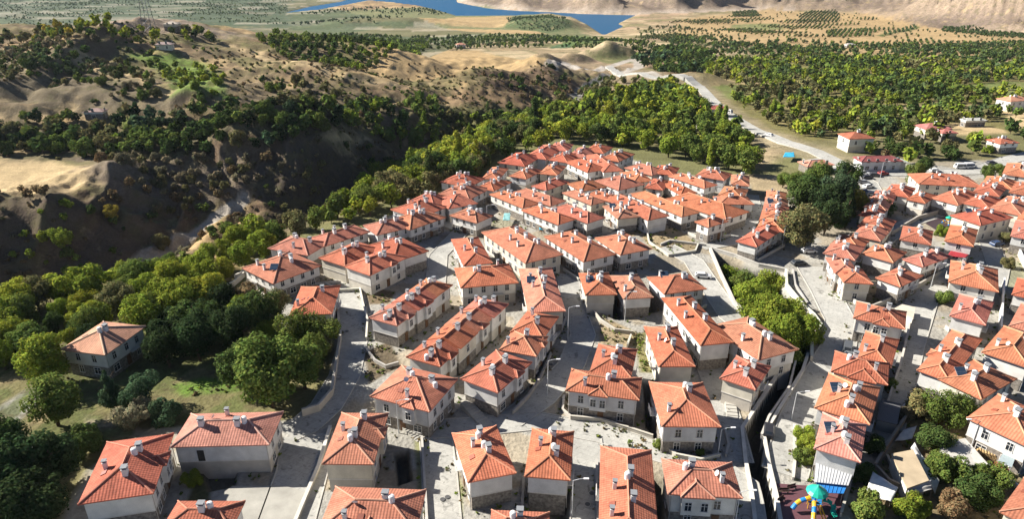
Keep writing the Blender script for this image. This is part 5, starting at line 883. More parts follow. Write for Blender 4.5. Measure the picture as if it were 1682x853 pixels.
WALLS = [
 ('dark-topped wall following the upper edge of the wide lane', [(1572, 436), (1520, 466), (1480, 490), (1427, 511)], 1.3, (.40, .37, .32)), ('curved wall below the upper playground', [(1540, 352), (1506, 362), (1470, 383), (1430, 402), (1415, 412)], 1.4, (.42, .38, .33)),
 ('wall beside the lane under the arched-window house', [(1496, 515), (1488, 560), (1476, 610), (1462, 650), (1450, 690)], 1.2, (.52, .48, .42)), ('long dark wall down the dry slope', [(1530, 640), (1505, 668), (1478, 705), (1452, 745), (1435, 775)], 1.6, (.27, .23, .19)),
 ('lower end of the dark slope wall, turned towards the tarpaulin', [(1436, 776), (1458, 800), (1492, 815)], 1.5, (.27, .23, .19)), ('white yard wall at the right edge, upper length', [(1660, 385), (1668, 410), (1682, 440), (1694, 462)], 1.8, (.70, .67, .61)),
 ('tall white wall beside the two porch houses', [(1646, 470), (1643, 505), (1640, 552)], 2.4, (.68, .66, .62)), ('low wall round the bare dirt lot', [(1060, 372), (1066, 400), (1098, 422), (1142, 415), (1147, 402)], .7, (.52, .50, .43)),
 ('stepped wall beside the western glazed house', [(352, 488), (385, 470), (402, 455)], 1.4, (.55, .52, .46)), ('short wall behind the western glazed house', [(386, 458), (398, 452), (402, 446)], 1.0, (.55, .52, .46)),
 ('wall between the long shaded lane and the first row', [(590, 470), (596, 500), (604, 530), (602, 560)], .9, (.58, .55, .47)), ('curved garden wall below the three-house row', [(600, 575), (616, 596), (634, 606), (655, 600)], .8, (.36, .34, .31)),
 ('wall in front of the L-shaped house', [(938, 690), (985, 694), (1030, 708), (1072, 722)], .9, (.45, .42, .36)), ('curved wall below the square house', [(1075, 728), (1110, 752), (1150, 760), (1182, 752)], .8, (.50, .47, .40)),
 ('wall on the left side of the middle lane', [(905, 585), (888, 625), (868, 655), (842, 682)], .9, (.40, .37, .33)), ('wall between the twin pair of houses', [(860, 790), (858, 830), (856, 870)], .8, (.38, .35, .30)),
 ('sunlit wall left of the grassy plot', [(1036, 556), (1030, 572)], 1.0, (.55, .52, .44)), ('garden wall between the shaded pair and the dirt bank', [(966, 505), (986, 530), (1010, 546), (1040, 550)], .9, (.45, .42, .36)),
 ('retaining wall along the left side of the gully road', [(1212, 560), (1226, 590), (1212, 640)], .8, (.30, .28, .25)), ('low wall beside the middle bottom lane', [(693, 722), (697, 780), (702, 870)], .7, (.42, .40, .36)),
 ('kerb-high wall of the paved square', [(1302, 445), (1306, 470), (1326, 500)], .5, (.42, .40, .37)), ('short white wall under the wedge of houses', [(1428, 505), (1405, 500), (1392, 488)], .9, (.60, .56, .48)),
 ('wall between the upper cluster and the bare lot', [(990, 395), (1040, 372), (1078, 360), (1130, 375)], .8, (.50, .48, .42)), ('wall behind the canal houses', [(1306, 598), (1296, 640), (1262, 690), (1250, 720)], .8, (.50, .47, .42)),
 ('wall under the hedge beside the pink roof', [(1304, 702), (1306, 750), (1302, 790)], .6, (.55, .52, .46)), ('garden wall left of the metal-roofed shed', [(1404, 745), (1398, 790), (1380, 850)], .9, (.45, .42, .36)),
]
WALLS += [
 ('pale wall along the front of the western glazed house', [(404, 470), (440, 492), (470, 478)], .8, (.55, .52, .45)), ('low wall behind the small half-hidden house', [(486, 472), (520, 470), (560, 466)], .8, (.5, .47, .42)),
 ('parapet along the road above the gully', [(1160, 405), (1100, 398), (1085, 404)], .7, (.5, .48, .43)), ('short wall left of the L-shaped house', [(926, 655), (924, 678), (938, 690)], .8, (.42, .39, .34)),
 ('wall right of the square house along the lane', [(1190, 705), (1196, 735), (1192, 752)], .7, (.42, .4, .36)), ('low wall beside the long bottom house', [(980, 760), (980, 810), (982, 860)], .7, (.42, .4, .36)),
 ('low wall at the foot of the stepped pair', [(884, 592), (902, 572), (922, 545), (930, 525)], .7, (.45, .42, .37)), ('yard wall below the broad low house', [(1092, 512), (1130, 520), (1160, 505)], .8, (.48, .45, .4)),
 ('wall before the long pale block', [(800, 410), (830, 432), (858, 450)], .8, (.55, .52, .44)), ('wall between the three white-sided houses and the lane', [(925, 445), (950, 462), (1000, 452)], .8, (.5, .48, .42)),
 ('yard wall beside the corner house with many windows', [(1130, 385), (1160, 398), (1200, 388)], .7, (.52, .5, .44)), ('wall at the near end of the curved terrace', [(1215, 420), (1245, 430), (1288, 405)], .8, (.55, .52, .46)),
 ('yard wall beside the lower tall-fence house', [(1552, 540), (1570, 556), (1620, 566)], .8, (.5, .47, .42)), ('low wall along the white house under the logs', [(1600, 752), (1640, 785), (1680, 810)], .8, (.5, .47, .41)),
 ('yard wall beyond the long shaded lane top', [(536, 470), (560, 480), (598, 478)], .8, (.52, .5, .43)), ('wall left of the tan flat-roofed store', [(1456, 752), (1474, 790), (1484, 812)], .6, (.4, .36, .3))]
for lb, pts, h, c in WALLS: wall(lb, pts, h, .28, c, -.3)

# ------------------------------------------------------------ stairs and surfaces
def steps(pts_a, pts_b, n, wd, h):
    a, b2 = Vector(P(*pts_a)), Vector(P(*pts_b)); d = (b2 - a); l = d.length / n; u = d.normalized(); mb = MB(); T = Matrix.Translation((a.x, a.y, 0)) @ Matrix.Rotation(math.atan2(u.y, u.x), 4, 'Z')
    for i in range(n): mb.box(i * l, (i + 1) * l - .001, -wd / 2, wd / 2, -.2, .06 + h * (n - i) / n, 0, T)
    tag(obj('steps', mb.mesh('steps', M['concrete']), color=(.46, .44, .39)), kind='structure')
steps((656, 694), (694, 722), 12, 2.4, 1.3); steps((764, 668), (800, 700), 10, 2.2, 1.2); steps((1196, 652), (1204, 690), 8, 2, 1)
def patch(name, pts, z, m, col):
    mb = MB(); q = [P(*p) for p in pts]; mb.face([(*p, z) for p in q]); mb2 = mb.mesh(name, M[m]); o = tag(obj(name, mb2, color=col), kind='structure')
    if mb2.polygons[0].normal.z < 0: mb2.flip_normals()
patch('playground_surface', [(1274, 796), (1330, 800), (1388, 802), (1372, 880), (1278, 880)], .16, 'plastic', (.14, .065, .075))
patch('playground_surface', [(1520, 368), (1544, 356), (1564, 362), (1560, 372), (1540, 380)], .16, 'plastic', (.06, .04, .045))
patch('forecourt', [(300, 860), (382, 800), (470, 800), (505, 812), (480, 880), (310, 900)], .14, 'concrete', (.40, .385, .34))
MAN = [(735, 818, 'on the middle bottom lane, right one of two'), (727, 822, 'on the middle bottom lane, left one of two'), (965, 830, 'beside the long house at the bottom'), (972, 812, 'uphill of the long house at the bottom'), (1395, 548, 'on the square below the arched windows'), (1388, 560, 'behind the dark grey van'),
       (1490, 503, 'at the lane fork by the terrace'), (1500, 494, 'higher up at the lane fork'), (1450, 520, 'in front of the terrace end wall'), (612, 560, 'by the yard of the three-house row'), (590, 600, 'on the long lane beside the garden wall'), (905, 600, 'in the middle lane by the wall'), (1120, 765, 'before the gabled canal house'),
       (600, 690, 'at the junction by the lamp post'), (1478, 610, 'on the right lane beside its wall'), (1002, 735, 'on the road above the long bottom house'), (570, 545, 'on the long lane near its left edge')]
for px, py, wh in MAN:
    x, y = P(px, py); tag(obj('manhole_cover', MB().lathe([(.42, .0), (.42, .03), (.02, .03)], 12).mesh('manhole_cover', M['metal']), None, (x, y, .13), 0, (.10, .10, .10)), 'dark manhole cover ' + wh, 'manhole cover', 'manhole covers in the streets')

# ------------------------------------------------------------ street lamps and the pylon
def lamp(label, px, py, h=8.0, side=1, arm=1.7):
    x, y = P(px, py); root = thing('street_lamp', label, 'street lamp', (x, y, 0), 0, 'street lamps'); part('pole', MB().tube([(0, 0, 0), (0, 0, .8), (0, 0, h)], [.13, .10, .06], 8), M['metal'], root, (.55, .56, .56))
    part('arm', MB().tube([(0, 0, h - .05), (side * arm * .5, 0, h + .25), (side * arm, 0, h + .35)], .045, 6), M['metal'], root, (.55, .56, .56)); part('lamp_head', MB().box(side * arm - .15 * side if side > 0 else -arm - .65, side * arm + .65 if side > 0 else -arm + .15, -.15, .15, h + .28, h + .42), M['plastic'], root, (.78, .78, .76))
for a in [('street lamp standing in the middle lane above the low wall', 932.5, 557, 8), ('street lamp between the shaded pair and the dirt bank', 1026, 528, 7.5), ('street lamp with short arm by the lower middle lane', 899, 650, 8), ('street lamp reaching over the canal from the square house', 1179, 748, 5.5),
          ('street lamp reaching over the lane by the gabled canal house', 1206, 868, 7), ('street lamp right of the twin pair of houses', 939, 848, 7), ('thin lamp in front of the square house wall', 1121, 740, 5), ('lamp post among the yellow-green garden trees', 337, 500, 6.5), ('lamp post at the paved junction left of the large hipped house', 655, 712, 7),
          ('lamp post at the edge of the upper dirt lot', 1183, 398, 7.5), ('lamp post beside the canal mouth', 1300, 690, 6), ('lamp post by the pale shed roof', 1593, 742, 6.5), ('lamp post on the lane right of the wedge houses', 1528, 475, 7), ('white lamp post in the car park', 1443, 305, 9), ('lamp post at the foot of the curved terrace', 1284, 408, 7), ('lamp post in the upper cluster lane', 800, 372, 7)]: lamp(*a, side=-1 if 'shed' in a[0] else 1)
def pylon(px, py, h, label):
    x, y = hit([(px, py)])[0]; z = hz(x, y); root = thing('electricity_pylon', label, 'pylon', (x, y, z - .3)); mb = MB(); b0, b1 = 3.2, .5
    for sx in (-1, 1):
        for sy in (-1, 1): mb.tube([(sx * b0, sy * b0, 0), (sx * b1, sy * b1, h)], .15, 4)
    part('mast', mb, M['metal'], root, (.16, .17, .18)); br = MB()
    for k in range(9):
        f0, f1 = k / 9, (k + 1) / 9; r0, r1 = b0 + (b1 - b0) * f0, b0 + (b1 - b0) * f1
        for s1, s2 in (((-1, -1), (1, -1)), ((1, -1), (1, 1)), ((1, 1), (-1, 1)), ((-1, 1), (-1, -1))): br.tube([(s1[0] * r0, s1[1] * r0, h * f0), (s2[0] * r1, s2[1] * r1, h * f1)], .07, 4); br.tube([(s1[0] * r0, s1[1] * r0, h * f0), (s2[0] * r0, s2[1] * r0, h * f0)], .06, 4)
    part('bracing', br, M['metal'], root, (.16, .17, .18))
    for k in range(3): part('cross_arm', MB().tube([(-5 + k, 0, h * (.74 + .1 * k)), (0, 0, h * (.77 + .1 * k)), (5 - k, 0, h * (.74 + .1 * k))], .12, 4), M['metal'], root, (.16, .17, .18))
pylon(246, 52, 40, 'tall steel lattice pylon on the crest of the left hill')
pylon(645, 215, 0.01 + 14, 'small lattice mast in the green fold of the middle hills') if False else None

# ------------------------------------------------------------ cars
def car(label, px, py, rz, col, van=False, flatz=True, group=None):
    x, y = P(px, py) if flatz else hit([(px, py)])[0]; z = .15 if flatz else hz(x, y) + .3
    root = thing('van' if van else 'parked_car', label, 'van' if van else 'car', (x, y, z), rz, group); L, Wd, Hh = (5.2, 1.95, 2.1) if van else (4.3, 1.75, 1.45); mb = MB(); y0 = Wd / 2
    prof = [(-L / 2, .35), (-L / 2, .85), (-L / 2 + .1, 1.0), (-L / 2 + .5, Hh) if van else (-L / 2 + .55, Hh - .05), (L / 2 - 1.3, Hh) if van else (.35, Hh), (L / 2 - .9, 1.1) if van else (1.05, .95), (L / 2 - .15, .9) if van else (L / 2 - .2, .78), (L / 2, .6), (L / 2, .35)]
    def yy(zv): return y0 if zv < 1.0 else y0 - .16 * (zv - .95) / (Hh - .95) * 1.4
    for i in range(len(prof)):
        (xa, za), (xb, zb) = prof[i], prof[(i + 1) % len(prof)]; mb.face([(xa, -yy(za), za), (xa, yy(za), za), (xb, yy(zb), zb), (xb, -yy(zb), zb)])
    low = [p for p in prof if p[1] <= 1.0]; mb.face([(p[0], -y0, p[1]) for p in prof if p[1] < 1.0][::-1]); mb.face([(p[0], y0, p[1]) for p in prof if p[1] < 1.0])
    up = [p for p in prof if p[1] >= .94]
    for s in (-1, 1): mb.face([(p[0], s * yy(p[1]), p[1]) for p in (up if s > 0 else up[::-1])])
    part('body', mb, M['plastic'], root, col); gl = MB(); e = .015
    for s in (-1, 1): q = [(p[0] * .86 + .02, s * (yy(p[1]) + e - .02 * (p[1] > 1.1)), p[1] * .9 + .12 if p[1] > 1.1 else p[1] + .08) for p in up]; gl.face(q if s > 0 else q[::-1])
    a, b2 = prof[4], prof[5]; gl.face([(a[0] + (b2[0] - a[0]) * t_ + e, s * (yy(a[1]) - .14), a[1] + (b2[1] - a[1]) * t_ + e) for s, t_ in ((-1, .12), (1, .12), (1, .92), (-1, .92))])
    a, b2 = prof[3], prof[2]; gl.face([(a[0] + (b2[0] - a[0]) * t_ - e, s * (yy(a[1]) - .14), a[1] + (b2[1] - a[1]) * t_ + e) for s, t_ in ((1, .12), (-1, .12), (-1, .85), (1, .85))]); part('windows', gl, M['glass'], root)
    for sx in (-1, 1):
        for s in (-1, 1): part('wheel', MB().tube([(sx * L * .31, s * (y0 - .18), .32), (sx * L * .31, s * (y0 + .02), .32)], .32, 12), M['dark'], root)
car('small white car parked on the road above the gully', 1155, 457, -.2, (.75, .75, .74)); car('white car parked under the olive-yellow tree', 1329, 416, .1, (.78, .78, .77)); car('dark car parked below the olive-yellow tree', 1312, 436, .2, (.05, .055, .06))
car('dark grey van parked on the lane below the arched-window house', 1391, 578, 1.1, (.09, .10, .11), True); car('small dark car beside the dark grey van', 1402, 588, .2, (.13, .14, .15)); car('dark blue car parked by the upper right yard wall', 1637, 404, .3, (.04, .07, .15)); car('black car parked at the canal-side road', 1262, 712, 1.2, (.03, .03, .035))
CC = [((.7, .7, .7), 'silver'), ((.05, .05, .06), 'black'), ((.3, .31, .33), 'grey'), ((.72, .72, .71), 'white'), ((.06, .1, .25), 'blue'), ((.10, .10, .11), 'charcoal'), ((.35, .05, .04), 'red'), ((.5, .5, .52), 'light grey')]
for i, (px, py) in enumerate([(1418, 287), (1424, 294), (1419, 302), (1426, 309), (1421, 318), (1437, 290), (1450, 288), (1433, 322)]): car(f'{CC[i][1]} car in the car park beside the tall dark grove', px, py, random.uniform(-.4, .4), CC[i][0])
car('left of two white vans on the main road', 1578, 277, 0, (.8, .8, .8), True); car('right of two white vans on the main road', 1592, 276, 0.1, (.8, .8, .8), True); car('dark car behind the two white vans', 1628, 270, .2, (.06, .06, .07)); car('white car on the main road near the red roof', 1536, 283, 0, (.75, .75, .75))
car('white car driving up the valley road', 1262, 224, 2.2, (.75, .75, .75), False, False); car('silver van on the valley road bend', 1196, 186, 2.2, (.6, .6, .6), True, False)

# ------------------------------------------------------------ sheds, tarpaulins and canopies
def slab(name, label, cat, pts, h, t, m, col, hs=None, posts=True, walls=None, wallcol=(.5, .47, .4), rib=0):
    q = [Vector(P(p[0], p[1], h)) for p in pts]; c = sum(q, Vector((0, 0))) / len(q); hs = hs or [h] * len(q); root = thing(name, label, cat, (c.x, c.y, 0)); q = [p - c for p in q]; mb = MB(); n = len(q)
    area = sum(q[i].x * q[(i + 1) % n].y - q[(i + 1) % n].x * q[i].y for i in range(n))
    if area < 0: q = q[::-1]; hs = hs[::-1]
    mb.face([(*p, z) for p, z in zip(q, hs)]); mb.face([(*p, z - t) for p, z in zip(q, hs)][::-1])
    for i in range(n): j = (i + 1) % n; mb.face([(*q[i], hs[i] - t), (*q[j], hs[j] - t), (*q[j], hs[j]), (*q[i], hs[i])])
    part('roof_sheet', mb, M[m], root, col)
    if rib:
        rb = MB()
        for k in range(1, rib):
            f = k / rib; a = q[0].lerp(q[1], f); b2 = q[3].lerp(q[2], f); za = hs[0] + (hs[1] - hs[0]) * f; zb = hs[3] + (hs[2] - hs[3]) * f; rb.tube([(*a, za + .02), (*b2, zb + .02)], .05, 4)
        part('roof_rib', rb, M[m], root, tuple(x * .85 for x in col))
    if posts:
        for p, z in zip(q, hs): v = p * .93; part('post', MB().tube([(*v, 0), (*v, z - t)], .06, 6), M['metal'], root, (.3, .3, .3))
    if walls:
        wb = MB()
        for i in range(n): a, b2 = q[i] * .94, q[(i + 1) % n] * .94; za, zb = hs[i] - t - .01, hs[(i + 1) % n] - t - .01; wb.face([(*a, -.3), (*b2, -.3), (*b2, zb), (*a, za)])
        part('shed_wall', wb, M[walls], root, wallcol)
    return root
def cloth(name, label, pts, hs, col, nx=14, ny=10, amp=.18):
    q = [Vector((*P(p[0], p[1], z), z)) for p, z in zip(pts, hs)]; c = sum(q, Vector()) / 4; V, F = [], []
    for j in range(ny + 1):
        for i in range(nx + 1):
            u, v = i / nx, j / ny; p = q[0].lerp(q[1], u).lerp(q[3].lerp(q[2], u), v); e = math.sin(u * 9 + v * 4) * .5 + math.sin(v * 13 - u * 5) * .5; V.append((p.x - c.x, p.y - c.y, p.z + amp * e * (.4 + abs(u - .5))))
    for j in range(ny):
        for i in range(nx): k = j * (nx + 1) + i; F.append((k, k + 1, k + nx + 2, k + nx + 1))
    me = bpy.data.meshes.new(name); me.from_pydata(V, [], F); me.materials.append(M['cloth']); [setattr(p, 'use_smooth', True) for p in me.polygons]
    root = thing(name, label, 'tarpaulin', (c.x, c.y, 0)); o = obj('sheet', me, root, (0, 0, 0), 0, col); o.modifiers.new('thick', 'SOLIDIFY').thickness = .04
    for p in q: v = (p - c) * .94; part('pole', MB().tube([(v.x, v.y, -.2), (v.x, v.y, p.z - .05)], .05, 6), M['wood'], root, (.25, .2, .15))
cloth('tarpaulin_shelter', 'white tarpaulin shelter at the lower end of the dark slope wall', [(1421, 812), (1464, 826), (1475, 802), (1434, 775)], [1.8, 1.6, 2.2, 2.4], (.78, .77, .74))
cloth('plastic_sheet', 'crumpled plastic sheet over the near end of the tan flat roof', [(1490, 812), (1532, 806), (1530, 790), (1494, 796)], [2.2, 2.2, 2.9, 2.9], (.42, .40, .37), amp=.3)
cloth('plastic_sheet', 'white plastic sheet hung along the right side of the tan flat roof', [(1536, 812), (1543, 790), (1502, 728), (1496, 736)], [.6, 1.2, 2.4, 2.6], (.72, .70, .66), amp=.2)
cloth('plastic_sheet', 'pale sheet lying beyond the tan flat roof', [(1470, 725), (1498, 722), (1506, 700), (1484, 706)], [.5, .6, .8, .7], (.66, .64, .62), amp=.15)
cloth('plastic_sheet', 'white and blue sheets heaped on the lane by the dark wall', [(1468, 692), (1492, 668), (1506, 655), (1484, 664)], [.5, .6, .6, .8], (.72, .74, .78), amp=.25)
cloth('blue_tarpaulin', 'bright blue tarpaulin over the lane beside the dark wall', [(1492, 664), (1504, 662), (1510, 654), (1498, 652)], [1.0, 1.0, 1.3, 1.2], (.05, .30, .62), amp=.15)
cloth('blue_tarpaulin', 'bright blue tarpaulin against a white wall in the village centre', [(886, 378), (902, 378), (900, 366), (886, 366)], [1.0, 1.0, 2.0, 2.2], (.03, .36, .52), amp=.15)
cloth('blue_tarpaulin', 'turquoise tarpaulin on the field above the curved terrace', [(1286, 258), (1306, 258), (1304, 250), (1290, 250)], [2.0, 2.0, 2.3, 2.3], (.05, .40, .62), amp=.12)
cloth('teal_tarpaulin', 'teal awning on the terrace of the upper cluster', [(826, 362), (838, 362), (838, 350), (828, 350)], [1.8, 1.8, 2.3, 2.3], (.25, .50, .50), amp=.1)
cloth('red_awning', 'dark red awning below the house right of the lone bush', [(1556, 420), (1586, 424), (1594, 416), (1562, 412)], [2.4, 2.4, 2.8, 2.8], (.38, .04, .05), amp=.06)
slab('flat_roofed_store', 'flat tan-roofed store with pale rim below the dry slope', 'shed', [(1464, 746), (1500, 739), (1526, 790), (1490, 803)], 3.0, .3, 'concrete', (.50, .40, .27), posts=False, walls='concrete', wallcol=(.66, .63, .56))
slab('metal_roofed_shed', 'shed with broad pale metal roof in front of the white house', 'shed', [(1542, 727), (1585, 722), (1622, 764), (1606, 776), (1546, 748)], 2.8, .1, 'metal', (.50, .48, .44), [2.8, 3.0, 3.0, 2.6, 2.5], walls='wood', wallcol=(.45, .19, .08))
slab('lean_to_canopy', 'pale corrugated canopy below the house above the playground', 'canopy', [(1338, 790), (1394, 796), (1404, 770), (1340, 762)], 3.0, .08, 'metal', (.55, .56, .57), [2.7, 2.7, 3.1, 3.1], rib=12)
slab('blue_awning', 'blue awning stretched beside the playground tower', 'awning', [(1340, 808), (1386, 810), (1392, 797), (1341, 794)], 2.3, .06, 'cloth', (.03, .22, .60), [2.1, 2.1, 2.4, 2.4], rib=7)
slab('lean_to_canopy', 'small grey-blue canopy right of the logs', 'canopy', [(1640, 757), (1662, 768), (1668, 752), (1648, 744)], 2.6, .08, 'metal', (.33, .40, .42)); slab('red_bench', 'long dark red bench roof below the grey-blue canopy', 'bench', [(1632, 762), (1654, 777), (1658, 772), (1636, 758)], 1.1, .1, 'wood', (.35, .05, .05))
slab('flat_terrace_roof', 'pale flat terrace behind the arched-window house', 'canopy', [(1470, 506), (1500, 524), (1504, 505), (1482, 500)], 2.6, .2, 'concrete', (.62, .56, .45), posts=False, walls='plaster', wallcol=(.6, .56, .48))
slab('flat_roofed_store', 'dark grey flat roof between the orange roof and the lane', 'shed', [(1440, 690), (1474, 698), (1480, 664), (1448, 656)], 2.4, .15, 'metal', (.12, .12, .125), posts=False, walls='plaster', wallcol=(.35, .33, .3))
# stacked logs
x0, y0 = P(1618, 752); lg = thing('log_pile', 'tan log pile under the white house windows', 'log pile', (x0, y0, .1), -.5)
for j in range(4):
    for i in range(9 - j): part('log', MB().tube([((i - 4 + j * .5) * .42, -1.0, .2 + j * .36), ((i - 4 + j * .5) * .42 + random.uniform(-.05, .05), 1.0, .2 + j * .36)], random.uniform(.17, .21), 8), M['wood'], lg, (.48, .33, .16))
# pale rocks among the garden trees
rk = np.random.default_rng(4); rlabels = ['largest pale rock by the brown garden shrub', 'flat pale rock right of the brown garden shrub', 'pale rock left of the brown garden shrub', 'small pale rock nearest the lone lamp post', 'pale rock under the half-hidden house', 'pale rock below the glazed western house']
for i, (px, py, s) in enumerate([(398, 500, 2.2), (420, 505, 1.8), (380, 508, 1.6), (366, 506, 1.2), (440, 515, 1.3), (410, 490, 1.4)]):
    mb = MB().lathe([(.5, -.3), (1, .05), (.9, .5), (.5, .8), (.1, .9)], 9); mb.v = [(v[0] * rk.uniform(.8, 1.2) * s, v[1] * rk.uniform(.8, 1.2) * s, v[2] * rk.uniform(.85, 1.1) * s * .7) for v in mb.v]; x, y = P(px, py); tag(obj('rock', mb.mesh('rock', M['stone']), None, (x, y, hz(x, y)), 0, (.50, .46, .40)), rlabels[i], 'rock')

# ------------------------------------------------------------ playgrounds
def play_tower(px, py, label, big=True):
    x, y = P(px, py); root = thing('playground_tower', label, 'slide tower', (x, y, .16), .2); s = .85 if big else .5; GRN, BLU, YEL = (.02, .42, .30), (.02, .22, .55), (.75, .42, .03)
    for k in range(6): a = k * math.pi / 3; part('post', MB().tube([(1.25 * s * math.cos(a), 1.25 * s * math.sin(a), 0), (1.25 * s * math.cos(a), 1.25 * s * math.sin(a), 3.9 * s)], .07 * s, 8), M['metal'], root, YEL)
    part('platform', MB().lathe([(1.4 * s, 1.6 * s), (1.4 * s, 1.75 * s), (.05, 1.75 * s)], 6), M['plastic'], root, BLU)
    part('dome_roof', MB().lathe([(1.9 * s, 3.7 * s), (1.95 * s, 3.8 * s), (1.5 * s, 4.25 * s), (.9 * s, 4.6 * s), (.35 * s, 4.95 * s), (.12 * s, 5.3 * s), (.03, 5.5 * s)], 12), M['plastic'], root, GRN); rl = MB()
    for k in range(6): a, b2 = k * math.pi / 3, (k + 1) * math.pi / 3; rl.tube([(1.25 * s * math.cos(a), 1.25 * s * math.sin(a), 2.5 * s), (1.25 * s * math.cos(b2), 1.25 * s * math.sin(b2), 2.5 * s)], .05 * s, 6)
    part('railing', rl, M['metal'], root, YEL)
    def tubes(path, r, cols):
        n = len(path) - 1
        for i in range(n): part('slide_segment', MB().tube([Vector(path[i]) * s, (Vector(path[i]) * .5 + Vector(path[i + 1]) * .5) * s + Vector((0, 0, .03)), Vector(path[i + 1]) * s], r * s, 10, 0, i in (0, n - 1)), M['plastic'], root, cols[i % len(cols)])
    tubes([(-1.1, 0, 2.5), (-2.0, .1, 2.3), (-2.9, .2, 2.0), (-3.8, .1, 1.5), (-4.6, -.2, .8)], .42, [YEL, BLU]); tubes([(-.9, -.9, 2.3), (-1.4, -1.8, 2.0), (-2.0, -2.7, 1.6), (-2.6, -3.6, 1.1), (-3.2, -4.3, .5)], .42, [YEL, BLU, YEL, BLU])
    ch = MB(); pth = [(1.2, -.3, 1.75), (2.1, -.5, 1.6), (2.8, -1.1, 1.25), (2.7, -1.9, .9), (2.1, -2.5, .55), (2.3, -3.2, .3)]
    for i in range(len(pth) - 1):
        a, b2 = Vector(pth[i]) * s, Vector(pth[i + 1]) * s; d = (b2 - a).normalized(); n = Vector((-d.y, d.x, 0)).normalized() * .38 * s; up = Vector((0, 0, .3 * s)); ch.face([a - n, b2 - n, b2 + n, a + n]); ch.face([a + n, b2 + n, b2 + n * 1.2 + up, a + n * 1.2 + up]); ch.face([a - n * 1.2 + up, b2 - n * 1.2 + up, b2 - n, a - n])
    part('curved_slide', ch, M['plastic'], root, GRN)
    for dx in (-.28, .28): part('ladder_rail', MB().tube([(dx * s, -1.2 * s, 1.75 * s), (dx * s, -3.6 * s, .05)], .14 * s, 6), M['plastic'], root, YEL)
play_tower(1336, 836, 'green-domed slide tower with blue and yellow tubes in the corner playground'); play_tower(1556, 368, 'small slide tower on the dark playground of the upper right quarter', False)
for i, (px, py) in enumerate([(1287, 812), (1300, 806), (1283, 826)]):
    x, y = P(px, py); b_ = thing('park_bench', f'{["dark bench nearest the playground corner", "dark bench behind the slide tubes", "dark bench beside the canal wall"][i]}', 'bench', (x, y, .16), .3 * i); part('seat', MB().box(-.8, .8, -.2, .2, .4, .46), M['wood'], b_, (.08, .05, .04)); part('backrest', MB().box(-.8, .8, .2, .26, .5, .9), M['wood'], b_, (.08, .05, .04))
    for sx in (-.6, .6): part('leg', MB().box(sx - .04, sx + .04, -.15, .15, 0, .4), M['metal'], b_, (.1, .1, .1))

# ------------------------------------------------------------ buildings out in the valley
def vhouse(label, px, py, L, Wd, rz, h=5.5, **kw):
    x, y = hit([(px, py)])[0]; z = hz(x, y); u = Vector((math.cos(rz), math.sin(rz))); return house(label, None, None, None, h, 'house', None, dims=(Vector((x, y)), u, Vector((-u.y, u.x)), L, Wd), base=z, near=False, **kw)
vhouse('white house with orange roof beside the valley road junction', 1402, 246, 12, 10, .1, 6, nchim=1); vhouse('pink house with twin red roofs below the dry field', 1528, 226, 13, 9, .1, 5, roofc=(.5, .2, .17), nchim=1); vhouse('small annex right of the pink twin-roofed house', 1548, 230, 8, 8, .1, 4, roofc=(.5, .2, .17), items=False)
vhouse('long maroon-roofed building by the car park', 1438, 278, 17, 7, .05, 4, roofc=(.33, .10, .10), items=False); vhouse('lone pinkish building on the field at the right edge', 1660, 180, 16, 10, .3, 6, roofc=(.6, .3, .22), nchim=1); vhouse('red-roofed house at the end of the main road, right edge', 1642, 249, 10, 8, .2, 4.5, nchim=1)
vhouse('white building with dark red roof in the wood left of the valley road', 1168, 191, 17, 8, .0, 4.5, roofc=(.42, .15, .12), items=False); vhouse('small white shed in the wood left of the valley road', 1156, 212, 8, 6, 0, 3, roofc=(.5, .47, .43), items=False); vhouse('tiny farmhouse beyond the dry middle hills', 757, 79, 12, 9, .2, 4.5, roofc=(.55, .3, .22), items=False)
vhouse('low white annex right of the maroon-roofed building', 1466, 277, 8, 6, .05, 3.2, roofc=(.5, .48, .45), items=False); vhouse('flat-looking orange roof beside the field gate', 1338, 281, 12, 7, .2, 3, roofc=(.6, .3, .2), items=False); vhouse('farm building on the left hilltop below the crest', 272, 80, 10, 6, .1, 3, roofc=(.4, .36, .33), items=False)
vhouse('white farmhouse on the crest right of the pylon', 285, 50, 10, 7, 0, 4, roofc=(.5, .45, .4), items=False); vhouse('small farm store at the far orchard edge of the plain', 1395, 78, 12, 8, .1, 4, roofc=(.5, .47, .44), items=False); vhouse('brown-roofed hut below the hilltop fields on the left', 160, 195, 9, 6, .1, 3.5, roofc=(.4, .3, .27), items=False); vhouse('white-roofed building in the dry field right of the orchard', 1596, 208, 12, 5, .1, 3.5, roofc=(.6, .6, .6), items=False)

# ------------------------------------------------------------ weeds along walls and house foundations
WC = crown('bush', 16, 77, .42); vs, ts, wxy = [], [], []
def weed(x, y, r):
    q = crown_quads(WC, r * .8, r); a = random.uniform(0, 6.28); ca, sa = math.cos(a), math.sin(a); c = random.choice([COL['mid'], COL['bright'], COL['olive'], COL['grey'], COL['brown']])
    vs.append(np.stack([q[..., 0] * ca - q[..., 1] * sa + x, q[..., 0] * sa + q[..., 1] * ca + y, q[..., 2]], -1).reshape(-1, 3)); wxy.append((x, y)); ts.append(np.repeat(WC[3], 4, 0) * np.array(c) * random.uniform(.8, 1.2))
for lb, pts, h, c in WALLS:
    w_ = [Vector(P(*p)) for p in pts]
    for i in range(len(w_) - 1):
        d = w_[i + 1] - w_[i]; n = Vector((-d.y, d.x)).normalized(); m_ = int(d.length / .9)
        for k in range(m_):
            if random.random() < .5: p = w_[i] + d * (k / m_) + n * random.choice([-.6, .6]) * random.uniform(.8, 1.9); weed(p.x, p.y, random.uniform(.15, .55))
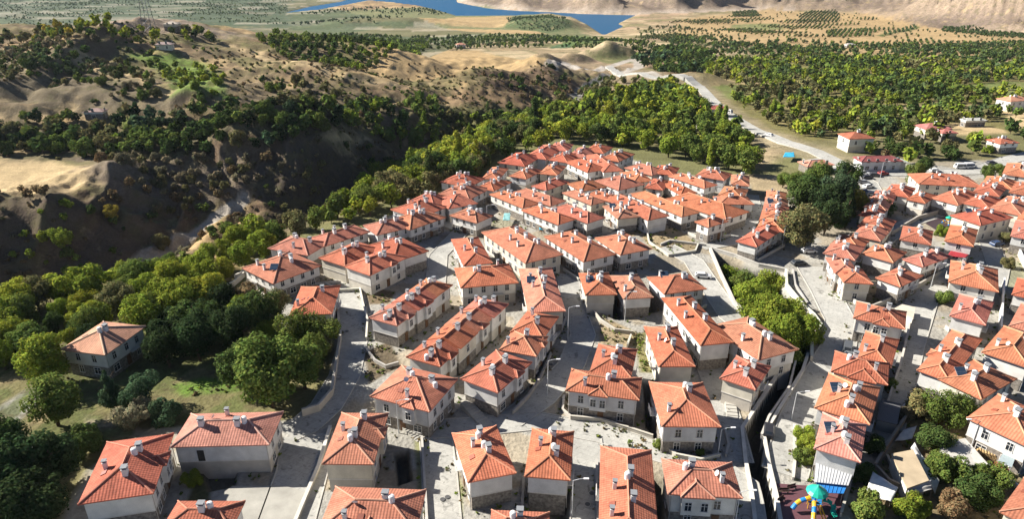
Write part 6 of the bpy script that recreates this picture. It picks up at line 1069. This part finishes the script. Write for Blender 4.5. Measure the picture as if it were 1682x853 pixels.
for o in [o for o in C.objects if o.parent is None and o.name.startswith('house') and o.location.y < 230 and abs(o.location.z) < .1]:
    bb = [c for c in o.children if c.name.startswith('ground_floor')][0].bound_box; hx, hy = bb[6][0] + .4, bb[6][1] + .4; Mt = Matrix.Translation(o.location) @ Matrix.Rotation(o.rotation_euler.z, 4, 'Z')
    for k in range(26):
        t_ = random.random(); s_ = random.choice([0, 1, 2, 3]); e = random.uniform(0, 1.6) ** 1.5
        v = {0: (hx + e, (2 * t_ - 1) * hy), 1: (-hx - e, (2 * t_ - 1) * hy), 2: ((2 * t_ - 1) * hx, hy + e), 3: ((2 * t_ - 1) * hx, -hy - e)}[s_]; p = Mt @ Vector((*v, 0)); weed(p.x, p.y, random.uniform(.12, .6))
for vf, n_ in ((3, 60), (4, 90), (5, 90), (6, 90), (7, 80), (8, 60), (9, 420), (10, 60), (13, 140), (15, 80), (16, 40)):
    w_ = W(VFIELDS[vf][0]); xs = [p[0] for p in w_]; ys = [p[1] for p in w_]
    for k in range(n_):
        x, y = random.uniform(min(xs), max(xs)), random.uniform(min(ys), max(ys))
        if inside(np.array([x]), np.array([y]), w_)[0]: weed(x, y, random.uniform(.12, .75) ** 1.2)
V_ = np.concatenate(vs); wxy = np.array(wxy); V_[:, 2] += np.repeat(H(wxy[:, 0], wxy[:, 1]), len(WC[0]) * 4); n_ = len(V_) // 4; tag(obj('weeds', np_mesh('weeds', V_, np.arange(4 * n_).reshape(n_, 4), [M['leaf']], False, np.concatenate(ts))), 'weeds and low growth along walls, foundations and bare lots', 'weeds', None, 'stuff')
# ------------------------------------------------------------ the thin dry haze of the valley
hb = MB().box(-2600, 3400, -60, 5200, -66, 640); m = bpy.data.materials.new('valley_haze'); m.use_nodes = True; t = m.node_tree; t.nodes.clear(); out = N(t, 'ShaderNodeOutputMaterial'); pv = N(t, 'ShaderNodeVolumePrincipled')
pv.inputs['Color'].default_value = (.80, .88, 1.0, 1); pv.inputs['Density'].default_value = .000028; pv.inputs['Anisotropy'].default_value = .2; t.links.new(pv.outputs[0], out.inputs['Volume'])
tag(obj('haze', hb.mesh('haze', m)), 'thin bluish haze over the far plain and reservoir', 'haze', None, 'stuff')
